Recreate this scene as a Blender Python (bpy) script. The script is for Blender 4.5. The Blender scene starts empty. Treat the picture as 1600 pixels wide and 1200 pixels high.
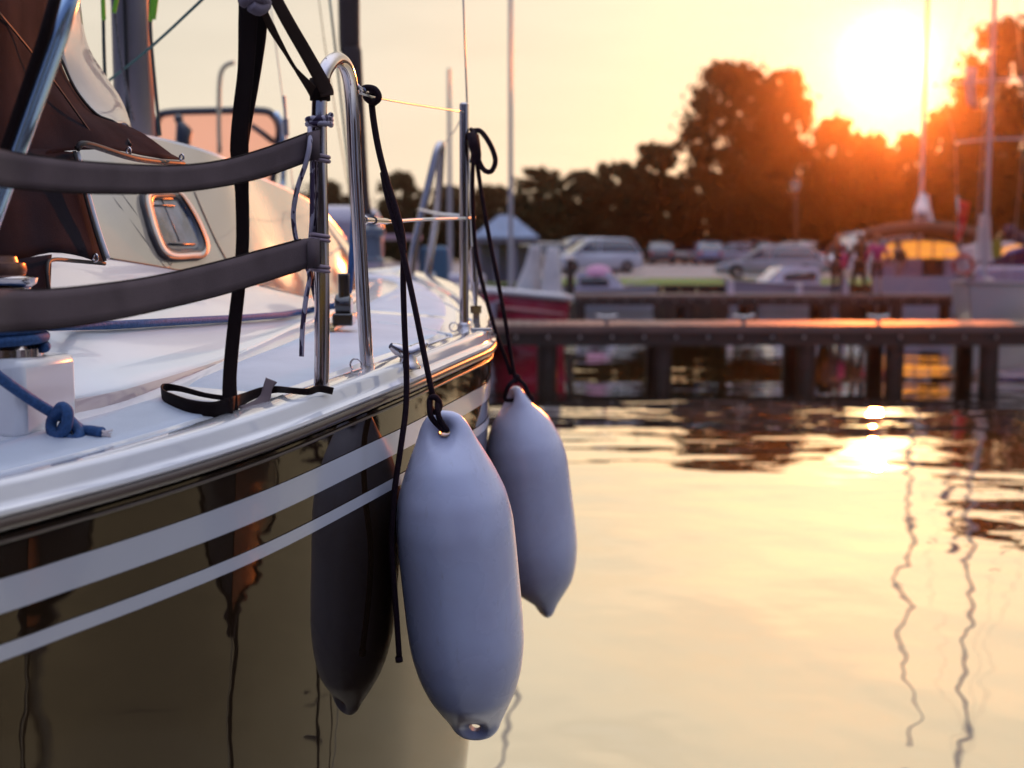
import bpy, bmesh, math, random
from mathutils import Vector, Matrix, noise
from mathutils.bvhtree import BVHTree
R = math.radians
sc = bpy.context.scene
C = sc.collection

# ---------------------------------------------------------------- camera, sky, sun, exposure
FPX = 1900.0                       # focal length in pixels of a 1600 px wide frame
PITCH = math.atan(192/FPX)
CAMZ = 1.6
cam = bpy.data.cameras.new('camera'); camo = bpy.data.objects.new('camera', cam); C.objects.link(camo)
camo.location = (0, 0, CAMZ); camo.rotation_euler = (math.pi/2-PITCH, 0, 0)
cam.sensor_width = 36; cam.lens = 36*FPX/1600; cam.clip_end = 3000; cam.clip_start = 0.05
cam.dof.use_dof = True; cam.dof.focus_distance = 2.25; cam.dof.aperture_fstop = 3.0
cam.dof.aperture_blades = 0
sc.camera = camo
SUN_AZ, SUN_EL = math.atan(575/FPX), R(8.7)
sun_dir = Vector((math.sin(SUN_AZ)*math.cos(SUN_EL), math.cos(SUN_AZ)*math.cos(SUN_EL), math.sin(SUN_EL)))
sl = bpy.data.lights.new('sun', 'SUN'); slo = bpy.data.objects.new('sun', sl); C.objects.link(slo)
sl.energy = 2.6; sl.angle = R(0.55); sl.color = (1.0, .20, .03)
slo.rotation_euler = (-sun_dir).to_track_quat('-Z', 'Y').to_euler()
sc.view_settings.view_transform = 'Standard'; sc.view_settings.look = 'None'
sc.view_settings.exposure = 0.0; sc.view_settings.gamma = 1
sc.render.film_transparent = False
sc.cycles.use_denoising = True
sc.cycles.max_bounces = 7; sc.cycles.diffuse_bounces = 2; sc.cycles.glossy_bounces = 4
sc.cycles.transmission_bounces = 5; sc.cycles.volume_bounces = 0; sc.cycles.transparent_max_bounces = 8
sc.cycles.sample_clamp_indirect = 6.0
sc.cycles.caustics_reflective = False; sc.cycles.caustics_refractive = False

w = bpy.data.worlds.new('World'); sc.world = w; w.use_nodes = True
nt = w.node_tree; N = nt.nodes; L = nt.links
for n in list(N): N.remove(n)
def wn(t, **k):
    n = N.new(t)
    for a, v in k.items(): setattr(n, a, v)
    return n
out = wn('ShaderNodeOutputWorld'); bg1 = wn('ShaderNodeBackground'); bg2 = wn('ShaderNodeBackground'); add = wn('ShaderNodeAddShader')
sky = wn('ShaderNodeTexSky', sky_type='NISHITA'); sky.sun_disc = False
sky.sun_elevation = SUN_EL; sky.sun_rotation = SUN_AZ; sky.dust_density = 3.0; sky.air_density = 1.2
L.new(sky.outputs[0], bg1.inputs[0]); bg1.inputs[1].default_value = 0.012
tc = wn('ShaderNodeTexCoord')
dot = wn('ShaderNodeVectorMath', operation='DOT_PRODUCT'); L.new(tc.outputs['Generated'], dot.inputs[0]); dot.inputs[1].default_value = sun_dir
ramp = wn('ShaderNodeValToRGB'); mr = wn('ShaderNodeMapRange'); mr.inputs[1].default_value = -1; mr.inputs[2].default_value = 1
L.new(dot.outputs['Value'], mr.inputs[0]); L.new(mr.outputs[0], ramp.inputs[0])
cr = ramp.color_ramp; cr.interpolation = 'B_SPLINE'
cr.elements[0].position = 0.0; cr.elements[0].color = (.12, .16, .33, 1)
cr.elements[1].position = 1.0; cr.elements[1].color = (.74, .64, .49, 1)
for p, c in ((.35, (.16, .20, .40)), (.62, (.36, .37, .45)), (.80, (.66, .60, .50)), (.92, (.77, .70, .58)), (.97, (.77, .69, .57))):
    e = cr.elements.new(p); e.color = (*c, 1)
# thin streaks of cloud in the sunset sky
mp = wn('ShaderNodeMapping'); mp.inputs['Scale'].default_value = (1.6, 1.6, 9.0); L.new(tc.outputs['Generated'], mp.inputs[0])
nz = wn('ShaderNodeTexNoise'); nz.inputs['Scale'].default_value = 2.2; nz.inputs['Detail'].default_value = 4; L.new(mp.outputs[0], nz.inputs['Vector'])
mr2 = wn('ShaderNodeMapRange'); mr2.inputs[1].default_value = .3; mr2.inputs[2].default_value = .7; mr2.inputs[3].default_value = .93; mr2.inputs[4].default_value = 1.07
L.new(nz.outputs['Fac'], mr2.inputs[0])
mul = wn('ShaderNodeVectorMath', operation='SCALE'); L.new(ramp.outputs[0], mul.inputs[0]); L.new(mr2.outputs[0], mul.inputs['Scale'])
# the aureole round the low sun
def lobe(pw, col, prev):
    mx = wn('ShaderNodeMath', operation='MAXIMUM'); L.new(dot.outputs['Value'], mx.inputs[0]); mx.inputs[1].default_value = 0
    pn = wn('ShaderNodeMath', operation='POWER'); L.new(mx.outputs[0], pn.inputs[0]); pn.inputs[1].default_value = pw
    s = wn('ShaderNodeVectorMath', operation='SCALE'); s.inputs[0].default_value = col; L.new(pn.outputs[0], s.inputs['Scale'])
    a = wn('ShaderNodeVectorMath', operation='ADD'); L.new(prev.outputs[0], a.inputs[0]); L.new(s.outputs[0], a.inputs[1]); return a
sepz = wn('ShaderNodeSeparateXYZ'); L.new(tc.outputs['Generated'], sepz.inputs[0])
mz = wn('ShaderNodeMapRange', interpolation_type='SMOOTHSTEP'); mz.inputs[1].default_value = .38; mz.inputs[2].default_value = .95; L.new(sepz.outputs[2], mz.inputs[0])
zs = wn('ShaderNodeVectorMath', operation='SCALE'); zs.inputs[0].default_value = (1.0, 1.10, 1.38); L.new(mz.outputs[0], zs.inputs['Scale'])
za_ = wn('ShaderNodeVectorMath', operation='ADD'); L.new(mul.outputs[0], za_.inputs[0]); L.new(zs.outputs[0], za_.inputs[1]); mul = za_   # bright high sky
v = lobe(60, (.02, .02, .02), mul); v = lobe(500, (.20, .15, .05), v); v = lobe(4200, (7.0, 5.2, 2.7), v)
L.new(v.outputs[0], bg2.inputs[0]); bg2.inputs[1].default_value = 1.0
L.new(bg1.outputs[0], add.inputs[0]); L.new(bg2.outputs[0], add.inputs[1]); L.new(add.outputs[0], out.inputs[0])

# ---------------------------------------------------------------- helpers
def P(px, py, D):
    """world point that lies D metres ahead, seen at (px,py) of the 1600x1200 photograph"""
    u = (px-800)/FPX; vv = (600-py)/FPX
    c, s = math.cos(PITCH), math.sin(PITCH)
    d = Vector((u, c+s*vv, -s+c*vv))
    return Vector((0, 0, CAMZ))+d*(D/d.y)
def ray(px, py):
    return (P(px, py, 1)-Vector((0, 0, CAMZ))).normalized()
def PX(px, D): return (px-800)/FPX*D*1.0
def ZP(px, py, z):
    d = ray(px, py); t = (z-CAMZ)/d.z; return Vector((0, 0, CAMZ))+d*t

MATS = {}
def mat(name, col=(.8, .8, .8), rough=.5, metal=0, coat=0, spec=.5, ior=1.5, noise_amt=0, noise_scale=5, bump=0, bump_scale=40, trans=0, emit=None, sheen=0, col2=None, coat_rough=.03, alpha=1, transl=None, sss=0, stretch=None, tint=None):
    if name in MATS: return MATS[name]
    m = bpy.data.materials.new(name); m.use_nodes = True; MATS[name] = m
    n = m.node_tree.nodes; l = m.node_tree.links; b = n['Principled BSDF']
    b.inputs['Base Color'].default_value = (*col, 1); b.inputs['Roughness'].default_value = rough
    b.inputs['Metallic'].default_value = metal; b.inputs['Coat Weight'].default_value = coat
    b.inputs['Coat Roughness'].default_value = coat_rough
    b.inputs['IOR'].default_value = ior; b.inputs['Transmission Weight'].default_value = trans
    b.inputs['Sheen Weight'].default_value = sheen
    if sss: b.inputs['Subsurface Weight'].default_value = sss; b.inputs['Subsurface Radius'].default_value = (.02, .012, .008)
    b.inputs['Alpha'].default_value = alpha; b.inputs['Specular IOR Level'].default_value = spec
    if tint: b.inputs['Specular Tint'].default_value = (*tint, 1)
    if emit: b.inputs['Emission Color'].default_value = (*emit[:3], 1); b.inputs['Emission Strength'].default_value = emit[3]
    tcn = n.new('ShaderNodeTexCoord'); src = tcn.outputs['Object']
    if stretch:
        mpn = n.new('ShaderNodeMapping'); mpn.inputs['Scale'].default_value = stretch; l.new(src, mpn.inputs[0]); src = mpn.outputs[0]
    if noise_amt or col2:
        t = n.new('ShaderNodeTexNoise'); t.inputs['Scale'].default_value = noise_scale; t.inputs['Detail'].default_value = 5; l.new(src, t.inputs['Vector'])
        mx = n.new('ShaderNodeMix'); mx.data_type = 'RGBA'
        r = n.new('ShaderNodeMapRange'); r.inputs[1].default_value = .35; r.inputs[2].default_value = .65; l.new(t.outputs['Fac'], r.inputs[0]); l.new(r.outputs[0], mx.inputs[0])
        c2 = col2 or tuple(min(1, x*(1-noise_amt)) for x in col)
        mx.inputs[6].default_value = (*col, 1); mx.inputs[7].default_value = (*c2, 1); l.new(mx.outputs[2], b.inputs['Base Color'])
        r2 = n.new('ShaderNodeMapRange'); r2.inputs[3].default_value = rough*.85; r2.inputs[4].default_value = min(1, rough*1.25+.005); l.new(t.outputs['Fac'], r2.inputs[0]); l.new(r2.outputs[0], b.inputs['Roughness'])
    if bump:
        t2 = n.new('ShaderNodeTexNoise'); t2.inputs['Scale'].default_value = bump_scale; t2.inputs['Detail'].default_value = 4; l.new(src, t2.inputs['Vector'])
        bp = n.new('ShaderNodeBump'); bp.inputs['Strength'].default_value = 1; bp.inputs['Distance'].default_value = bump; l.new(t2.outputs['Fac'], bp.inputs['Height']); l.new(bp.outputs[0], b.inputs['Normal'])
    if transl:
        tr = n.new('ShaderNodeBsdfTranslucent'); tr.inputs[0].default_value = (*transl[:3], 1)
        ms = n.new('ShaderNodeMixShader'); ms.inputs[0].default_value = transl[3]; l.new(b.outputs[0], ms.inputs[1]); l.new(tr.outputs[0], ms.inputs[2]); l.new(ms.outputs[0], n['Material Output'].inputs[0])
    return m

ROOTLOC = {}
def tag(o, label=None, cat=None, group=None, kind=None):
    for k, vv in (('label', label), ('category', cat), ('group', group), ('kind', kind)):
        if vv: o[k] = vv
    return o
def empty(name, loc, label, cat, group=None):
    o = bpy.data.objects.new(name, None); C.objects.link(o); o.location = loc; o.empty_display_size = .2
    ROOTLOC[o.name] = Vector(loc)
    return tag(o, label, cat, group)
def root_loc(o):
    while o.parent: o = o.parent
    return ROOTLOC.get(o.name, Vector((0, 0, 0)))
class MB:
    def __init__(s): s.v = []; s.f = []
    def add(s, vs, fs):
        k = len(s.v); s.v += [Vector(x) for x in vs]; s.f += [tuple(i+k for i in f) for f in fs]; return s
    def box(s, c, size, rz=0, M=None):
        x, y, z = [t/2 for t in size]; c = Vector(c)
        vs = [Vector((a, b, d)) for d in (-z, z) for a, b in ((-x, -y), (x, -y), (x, y), (-x, y))]
        m = Matrix.Rotation(rz, 3, 'Z') if M is None else M
        return s.add([c+m@q for q in vs], [(3, 2, 1, 0), (4, 5, 6, 7), (0, 1, 5, 4), (1, 2, 6, 5), (2, 3, 7, 6), (3, 0, 4, 7)])
    def bar(s, a, b, wx, wz):
        a = Vector(a); b = Vector(b); d = b-a; q = d.to_track_quat('Y', 'Z').to_matrix()
        return s.box((a+b)/2, (wx, d.length, wz), M=q)
    def tube(s, pts, r, n=10, caps=True, closed=False, smooth=0):
        pts = [Vector(p) for p in pts]
        if smooth: pts = crom(pts, smooth, closed)
        if not isinstance(r, (list, tuple)): rr = [r]*len(pts)
        elif len(r) == len(pts): rr = list(r)
        else: rr = [r[0]+(r[-1]-r[0])*i/(len(pts)-1) for i in range(len(pts))] if len(r) == 2 else [interp_list(r, i/(len(pts)-1)) for i in range(len(pts))]
        m = len(pts); vs = []; up = None
        for i, p in enumerate(pts):
            if closed: t = pts[(i+1) % m]-pts[i-1]
            else: t = pts[min(i+1, m-1)]-pts[max(i-1, 0)]
            if t.length < 1e-9: t = Vector((0, 0, 1))
            t.normalize()
            if up is None:
                up = Vector((0, 0, 1)) if abs(t.z) < .9 else Vector((1, 0, 0))
            up = (up-t*up.dot(t)).normalized(); side = t.cross(up)
            for k in range(n):
                a = 2*math.pi*k/n; vs.append(p+(up*math.cos(a)+side*math.sin(a))*rr[i])
        fs = []
        for i in range(m if closed else m-1):
            j = (i+1) % m
            for k in range(n): fs.append((i*n+k, i*n+(k+1) % n, j*n+(k+1) % n, j*n+k))
        if caps and not closed: fs += [tuple(range(n-1, -1, -1)), tuple((m-1)*n+k for k in range(n))]
        return s.add(vs, [tuple(reversed(f)) for f in fs])
    def lathe(s, c, prof, n=24, axis=(0, 0, 1)):
        c = Vector(c); q = Vector(axis).to_track_quat('Z', 'Y').to_matrix(); vs = []; fs = []
        for h, r in prof:
            for k in range(n):
                a = 2*math.pi*k/n; vs.append(c+q@Vector((r*math.cos(a), r*math.sin(a), h)))
        m = len(prof)
        for i in range(m-1):
            for k in range(n): fs.append((i*n+k, i*n+(k+1) % n, (i+1)*n+(k+1) % n, (i+1)*n+k))
        fs += [tuple(range(n-1, -1, -1)), tuple((m-1)*n+k for k in range(n))]
        return s.add(vs, fs)
    def loft(s, secs, closed=False, caps=False, flip=False):
        n = len(secs[0]); vs = [p for q in secs for p in q]; fs = []
        for i in range(len(secs)-1):
            for k in range(n if closed else n-1):
                j = (k+1) % n; f = (i*n+k, i*n+j, (i+1)*n+j, (i+1)*n+k)
                fs.append(tuple(reversed(f)) if flip else f)
        if caps: fs += [tuple(range(n-1, -1, -1)), tuple((len(secs)-1)*n+k for k in range(n))]
        return s.add(vs, fs)
    def sphere(s, c, r, n=14, scale=(1, 1, 1), M=None):
        c = Vector(c); vs = []; fs = []; m = n//2+1
        for i in range(m+1):
            th = math.pi*i/m
            for k in range(n):
                a = 2*math.pi*k/n; p = Vector((math.sin(th)*math.cos(a)*scale[0], math.sin(th)*math.sin(a)*scale[1], math.cos(th)*scale[2]))*r
                vs.append(c+(M@p if M else p))
        for i in range(m):
            for k in range(n): fs.append((i*n+k, (i+1)*n+k, (i+1)*n+(k+1) % n, i*n+(k+1) % n))
        return s.add(vs, fs)
    def torus(s, c, Rr, r, axis=(0, 0, 1), n=24, m=8, scale=(1, 1)):
        q = Vector(axis).to_track_quat('Z', 'Y').to_matrix()
        return s.tube([Vector(c)+q@Vector((Rr*scale[0]*math.cos(2*math.pi*i/n), Rr*scale[1]*math.sin(2*math.pi*i/n), 0)) for i in range(n)], r, m, closed=True)
    def build(s, name, m, parent=None, smooth=35, bevel=0, solid=0, local=False, sub=0, offset=0):
        off = Vector((0, 0, 0)) if (parent is None or local) else root_loc(parent)
        me = bpy.data.meshes.new(name); me.from_pydata([q-off for q in s.v], [], s.f); me.validate()
        bm = bmesh.new(); bm.from_mesh(me)
        bmesh.ops.remove_doubles(bm, verts=bm.verts, dist=1e-5)
        if not solid: bmesh.ops.recalc_face_normals(bm, faces=bm.faces)
        bm.to_mesh(me); bm.free()
        o = bpy.data.objects.new(name, me); C.objects.link(o)
        if m: me.materials.append(m)
        if bevel:
            b = o.modifiers.new('bevel', 'BEVEL'); b.width = bevel; b.segments = 2; b.limit_method = 'ANGLE'; b.angle_limit = R(40)
        if solid:
            b = o.modifiers.new('solid', 'SOLIDIFY'); b.thickness = solid; b.offset = offset
        if sub:
            b = o.modifiers.new('sub', 'SUBSURF'); b.levels = sub; b.render_levels = sub
        if smooth:
            me.polygons.foreach_set('use_smooth', [True]*len(me.polygons))
            if smooth < 180: me.set_sharp_from_angle(angle=R(smooth))
        if parent: o.parent = parent
        return o
def interp_list(r, t):
    x = t*(len(r)-1); i = min(int(x), len(r)-2); return r[i]+(r[i+1]-r[i])*(x-i)
def crom(pts, k, closed=False):
    pts = [Vector(p) for p in pts]; n = len(pts); o = []
    for i in range(n if closed else n-1):
        if closed: a, b, c, d = pts[i-1], pts[i], pts[(i+1) % n], pts[(i+2) % n]
        else: b, c = pts[i], pts[i+1]; a = pts[i-1] if i else b*2-c; d = pts[i+2] if i+2 < n else c*2-b
        for j in range(k):
            t = j/k; o.append(.5*((2*b)+(c-a)*t+(2*a-5*b+4*c-d)*t*t+(3*b-a-3*c+d)*t**3))
    if not closed: o.append(pts[-1])
    return o
def PP(lst): return [P(*q) for q in lst]
def chaikin(pl, it=1, keep=True):
    for _ in range(it):
        q = [pl[0]]
        for a, b in zip(pl, pl[1:]): q += [a*.75+b*.25, a*.25+b*.75]
        q.append(pl[-1]); pl = q
    return pl
def ribbon(up, lo, k=6):
    a = crom(PP(up), k); b = crom(PP(lo), k); secs = []
    for p, q in zip(a, b): secs.append([p+(q-p)*t for t in (0, .25, .5, .75, 1)])
    return MB().loft(secs)
def flat_strap(pts, width, k=6, side=None, twist=None):
    """strap as a band of given width along a path; side = direction across the band"""
    a = crom(PP(pts) if len(pts[0]) == 3 and not isinstance(pts[0], Vector) else pts, k); secs = []
    for i, p in enumerate(a):
        t = (a[min(i+1, len(a)-1)]-a[max(i-1, 0)]).normalized()
        sd = Vector(side) if side else Vector((1, 0, 0))
        if twist: 
            ang = interp_list(twist, i/(len(a)-1)); sd = Matrix.Rotation(ang, 3, t)@sd
        sd = (sd-t*sd.dot(t)).normalized(); wd = interp_list(width, i/(len(a)-1)) if isinstance(width, (list, tuple)) else width
        secs.append([p+sd*wd*x for x in (-.5, -.25, 0, .25, .5)])
    return MB().loft(secs)
def fn(pts):
    """smooth function through (x, y...) samples, extrapolated flat in slope"""
    pts = sorted(pts, key=lambda q: q[0]); xs = [q[0] for q in pts]; ys = [q[1] for q in pts]; n = len(xs)
    d = [(ys[i+1]-ys[i])/(xs[i+1]-xs[i]) for i in range(n-1)]
    m = [d[0]]+[0 if d[i-1]*d[i] <= 0 else 2*d[i-1]*d[i]/(d[i-1]+d[i]) for i in range(1, n-1)]+[d[-1]]
    def f(x):
        if x <= xs[0]: return ys[0]+(x-xs[0])*m[0]
        if x >= xs[-1]: return ys[-1]+(x-xs[-1])*m[-1]
        i = max(j for j in range(n-1) if xs[j] <= x); h = xs[i+1]-xs[i]; t = (x-xs[i])/h
        return (2*t**3-3*t*t+1)*ys[i]+(t**3-2*t*t+t)*h*m[i]+(-2*t**3+3*t*t)*ys[i+1]+(t**3-t*t)*h*m[i+1]
    return f
def kids(o): return [c for c in bpy.data.objects if c.parent == o]
def copy_tree(o, parent=None):
    c = o.copy(); C.objects.link(c); c.parent = parent
    for ch in kids_map.get(o.name, []) or kids(o): copy_tree(ch, c)
    return c
kids_map = {}
rnd = random.Random(7)

# ---------------------------------------------------------------- materials
gel = mat('white_gelcoat', (.74, .75, .78), .22, coat=.6, noise_amt=.06, noise_scale=3)
gel_gloss = mat('polished_gelcoat', (.72, .72, .75), .10, coat=1, noise_amt=.06, noise_scale=6, coat_rough=.02)
antislip = mat('deck_antislip', (.50, .55, .64), .5, bump=.0006, bump_scale=420, noise_amt=.1, noise_scale=8)
hullpaint = mat('dark_olive_hull_paint', (.022, .012, .006), .02, coat=0, ior=1.56, tint=(1.0, .80, .55), noise_amt=.12, noise_scale=2, bump=.0005, bump_scale=1.6)
stripe_m = mat('pale_stripe_film', (.62, .63, .68), .18, coat=.4, noise_amt=.06, noise_scale=4)
rubber = mat('dark_rub_rubber', (.055, .032, .03), .3, coat=.3)
steel = mat('polished_steel', (.50, .46, .47), .10, metal=1, noise_amt=.1, noise_scale=30)
steel_d = mat('dull_steel', (.45, .42, .42), .3, metal=1)
beige = mat('cabin_glossy_beige', (.36, .31, .25), .06, coat=1, ior=1.5, noise_amt=.05, noise_scale=3, coat_rough=.01)
canvas = mat('brown_canvas', (.019, .015, .021), .9, spec=.04, bump=.0008, bump_scale=500, noise_amt=.35, noise_scale=9)
webbing = mat('grey_webbing', (.135, .096, .102), .8, spec=.2, sheen=.1, bump=.0008, bump_scale=700, noise_amt=.25, noise_scale=14)
webdark = mat('black_webbing', (.010, .005, .005), .8, spec=.12, bump=.0006, bump_scale=700)
webbrown = mat('brown_webbing', (.05, .030, .022), .8, spec=.15, bump=.0006, bump_scale=700)
ropeblue = mat('blue_braided_rope', (.022, .085, .24), .7, bump=.0015, bump_scale=260, noise_amt=.35, noise_scale=160)
ropedark = mat('dark_braided_rope', (.018, .008, .014), .8, spec=.15, bump=.0012, bump_scale=300, noise_amt=.4, noise_scale=200)
fenderm = mat('white_fender_vinyl', (.60, .62, .79), .26, coat=.1, noise_scale=9, sss=.1, bump=.0010, bump_scale=7, col2=(.55, .55, .70))
# fender skin: faint scuffs and smudges
n = fenderm.node_tree.nodes; l = fenderm.node_tree.links; bsdf = n['Principled BSDF']
tcf = n.new('ShaderNodeTexCoord'); mpf = n.new('ShaderNodeMapping'); mpf.inputs['Scale'].default_value = (26, 26, 5); l.new(tcf.outputs['Object'], mpf.inputs[0])
sf_ = n.new('ShaderNodeTexNoise'); sf_.inputs['Scale'].default_value = 2.4; sf_.inputs['Detail'].default_value = 7; sf_.inputs['Roughness'].default_value = .7; l.new(mpf.outputs[0], sf_.inputs['Vector'])
rf_ = n.new('ShaderNodeMapRange'); rf_.inputs[1].default_value = .60; rf_.inputs[2].default_value = .74; rf_.inputs[3].default_value = 0; rf_.inputs[4].default_value = .45; l.new(sf_.outputs['Fac'], rf_.inputs[0])
mf_ = n.new('ShaderNodeMix'); mf_.data_type = 'RGBA'; src_ = bsdf.inputs['Base Color'].links[0].from_socket; l.new(src_, mf_.inputs[6]); mf_.inputs[7].default_value = (.36, .33, .34, 1); l.new(rf_.outputs[0], mf_.inputs[0]); l.new(mf_.outputs[2], bsdf.inputs['Base Color'])
mastm = mat('grey_anodised_alloy', (.17, .16, .19), .35, metal=.7, noise_amt=.1)
blackm = mat('black_plastic', (.012, .011, .012), .35)
# ---------------------------------------------------------------- the setting: water, land, added haze
def water_mat():
    m = bpy.data.materials.new('harbour_water'); m.use_nodes = True; n = m.node_tree.nodes; l = m.node_tree.links
    n.remove(n['Principled BSDF']); o = n['Material Output']
    tcn = n.new('ShaderNodeTexCoord'); obj = tcn.outputs['Object']
    def nz(scale, st, det, rot=0, dist=0):
        mp = n.new('ShaderNodeMapping'); mp.inputs['Scale'].default_value = st; mp.inputs['Rotation'].default_value = (0, 0, rot); l.new(obj, mp.inputs[0])
        t = n.new('ShaderNodeTexNoise'); t.inputs['Scale'].default_value = scale; t.inputs['Detail'].default_value = det; t.inputs['Distortion'].default_value = dist
        t.inputs['Roughness'].default_value = .42
        l.new(mp.outputs[0], t.inputs['Vector']); return t.outputs['Fac']
    def math_(op, a, b):
        q = n.new('ShaderNodeMath'); q.operation = op
        for i, x in enumerate((a, b)):
            if isinstance(x, (int, float)): q.inputs[i].default_value = x
            else: l.new(x, q.inputs[i])
        return q.outputs[0]
    fine = nz(2.6, (.30, 1.0, 1), 2.0, .10); mid = nz(.62, (.5, 1.0, 1), 2, -.1); iso = nz(1.5, (1, .8, 1), 1.2, .3); iso2 = nz(4.2, (1, .8, 1), 1.0, .7); big = nz(.11, (.5, 1, 1), 1.5, .1); patch = nz(.07, (.55, 1, 1), 2, .5)
    far = n.new('ShaderNodeSeparateXYZ'); l.new(obj, far.inputs[0])
    fy = n.new('ShaderNodeMapRange'); fy.inputs[1].default_value = 5; fy.inputs[2].default_value = 11; fy.inputs[3].default_value = .40; fy.inputs[4].default_value = 1.7; l.new(far.outputs[1], fy.inputs[0])
    fz = n.new('ShaderNodeMapRange'); fz.inputs[1].default_value = 11.5; fz.inputs[2].default_value = 16; fz.inputs[3].default_value = 1; fz.inputs[4].default_value = .13; l.new(far.outputs[1], fz.inputs[0])
    pm = n.new('ShaderNodeMapRange'); pm.inputs[1].default_value = .38; pm.inputs[2].default_value = .62; pm.inputs[3].default_value = .30; pm.inputs[4].default_value = 1.8; l.new(patch, pm.inputs[0])
    h = math_('ADD', math_('MULTIPLY', fine, .0135), math_('ADD', math_('MULTIPLY', mid, .050), math_('MULTIPLY', big, .08)))
    h = math_('ADD', math_('MULTIPLY', h, math_('MULTIPLY', pm.outputs[0], math_('MULTIPLY', fy.outputs[0], fz.outputs[0]))), math_('MULTIPLY', math_('ADD', math_('MULTIPLY', iso, .0150), math_('MULTIPLY', iso2, .0028)), fz.outputs[0]))
    bp = n.new('ShaderNodeBump'); bp.inputs['Strength'].default_value = 1; bp.inputs['Distance'].default_value = 1; l.new(h, bp.inputs['Height'])
    g = n.new('ShaderNodeBsdfGlossy'); g.inputs['Roughness'].default_value = .012; g.inputs['Color'].default_value = (1, .96, .85, 1); l.new(bp.outputs[0], g.inputs['Normal'])
    d = n.new('ShaderNodeBsdfDiffuse'); d.inputs[0].default_value = (.030, .026, .017, 1)
    fr = n.new('ShaderNodeFresnel'); fr.inputs[0].default_value = 1.33
    f2 = n.new('ShaderNodeMapRange'); f2.inputs[1].default_value = 0.0; f2.inputs[2].default_value = .55; f2.inputs[3].default_value = .72; f2.inputs[4].default_value = .985; l.new(fr.outputs[0], f2.inputs[0])
    mx = n.new('ShaderNodeMixShader'); l.new(f2.outputs[0], mx.inputs[0]); l.new(d.outputs[0], mx.inputs[1]); l.new(g.outputs[0], mx.inputs[2]); l.new(mx.outputs[0], o.inputs[0])
    return m
mb = MB(); mb.add([(-260, -160, 0), (260, -160, 0), (260, 60, 0), (-260, 60, 0)], [(0, 1, 2, 3)])
tag(mb.build('water', water_mat()), kind='structure', label='calm harbour water mirroring the sunset')

zland = fn([(42.99, .72), (46, .75), (56, .82), (63, 1.08), (83, 1.38), (110, 1.5), (400, 1.55)])
def strip(y0, y1, ny, dz, x0=-300, x1=300, nx=60, bottom=None):
    m = MB(); secs = []
    ys = [y0+(y1-y0)*(i/ny)**1.5 for i in range(ny+1)]
    for y in ys: secs.append([Vector((x0+(x1-x0)*k/nx, y, zland(y)+dz)) for k in range(nx+1)])
    return m.loft(secs)
tag(strip(43, 800, 30, 0).build('ground', mat('bare_earth', (.10, .085, .06), .95, noise_amt=.4, noise_scale=.3, bump=.02, bump_scale=3)), kind='structure')
tag(strip(43.3, 57, 8, .006).build('grass_bank', mat('short_grass', (.15, .19, .02), .9, noise_amt=.3, noise_scale=.9, bump=.02, bump_scale=20)), kind='structure')
tag(strip(56, 96, 10, .012).build('car_park_gravel', mat('pink_gravel', (.36, .27, .24), .95, noise_amt=.2, noise_scale=.5, bump=.01, bump_scale=12)), kind='structure')
# timber sheet wall of the shore
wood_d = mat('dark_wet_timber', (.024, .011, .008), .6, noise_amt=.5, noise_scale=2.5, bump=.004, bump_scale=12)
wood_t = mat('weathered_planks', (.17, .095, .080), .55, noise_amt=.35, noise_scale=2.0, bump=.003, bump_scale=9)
q = empty('quay_wall', (10, 42.9, 0), 'dark timber quay wall holding up the grass bank', 'wall')
m = MB()
for i in range(210): m.box((-52+i*.6, 42.93+.02*(i % 2), .15), (.575, .12, 1.1))
m.build('boards', wood_d, q)
MB().box((10, 42.9, .735), (126, .34, .09)).build('capping', wood_d, q)
# haze volume added to imitate lens glare round the sun
hz = bpy.data.materials.new('sun_glare_haze'); hz.use_nodes = True; n = hz.node_tree.nodes; n.remove(n['Principled BSDF'])
pv = n.new('ShaderNodeVolumePrincipled'); pv.inputs['Color'].default_value = (1, .82, .66, 1); pv.inputs['Density'].default_value = .00046; pv.inputs['Anisotropy'].default_value = .955
hz.node_tree.links.new(pv.outputs[0], n['Material Output'].inputs['Volume'])
ho = MB().box((0, 60, 14), (640, 400, 32.4)).build('haze', hz, smooth=0); tag(ho, 'thin haze added for the glow round the sun', kind='stuff'); ho.display_type = 'WIRE'

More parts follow.
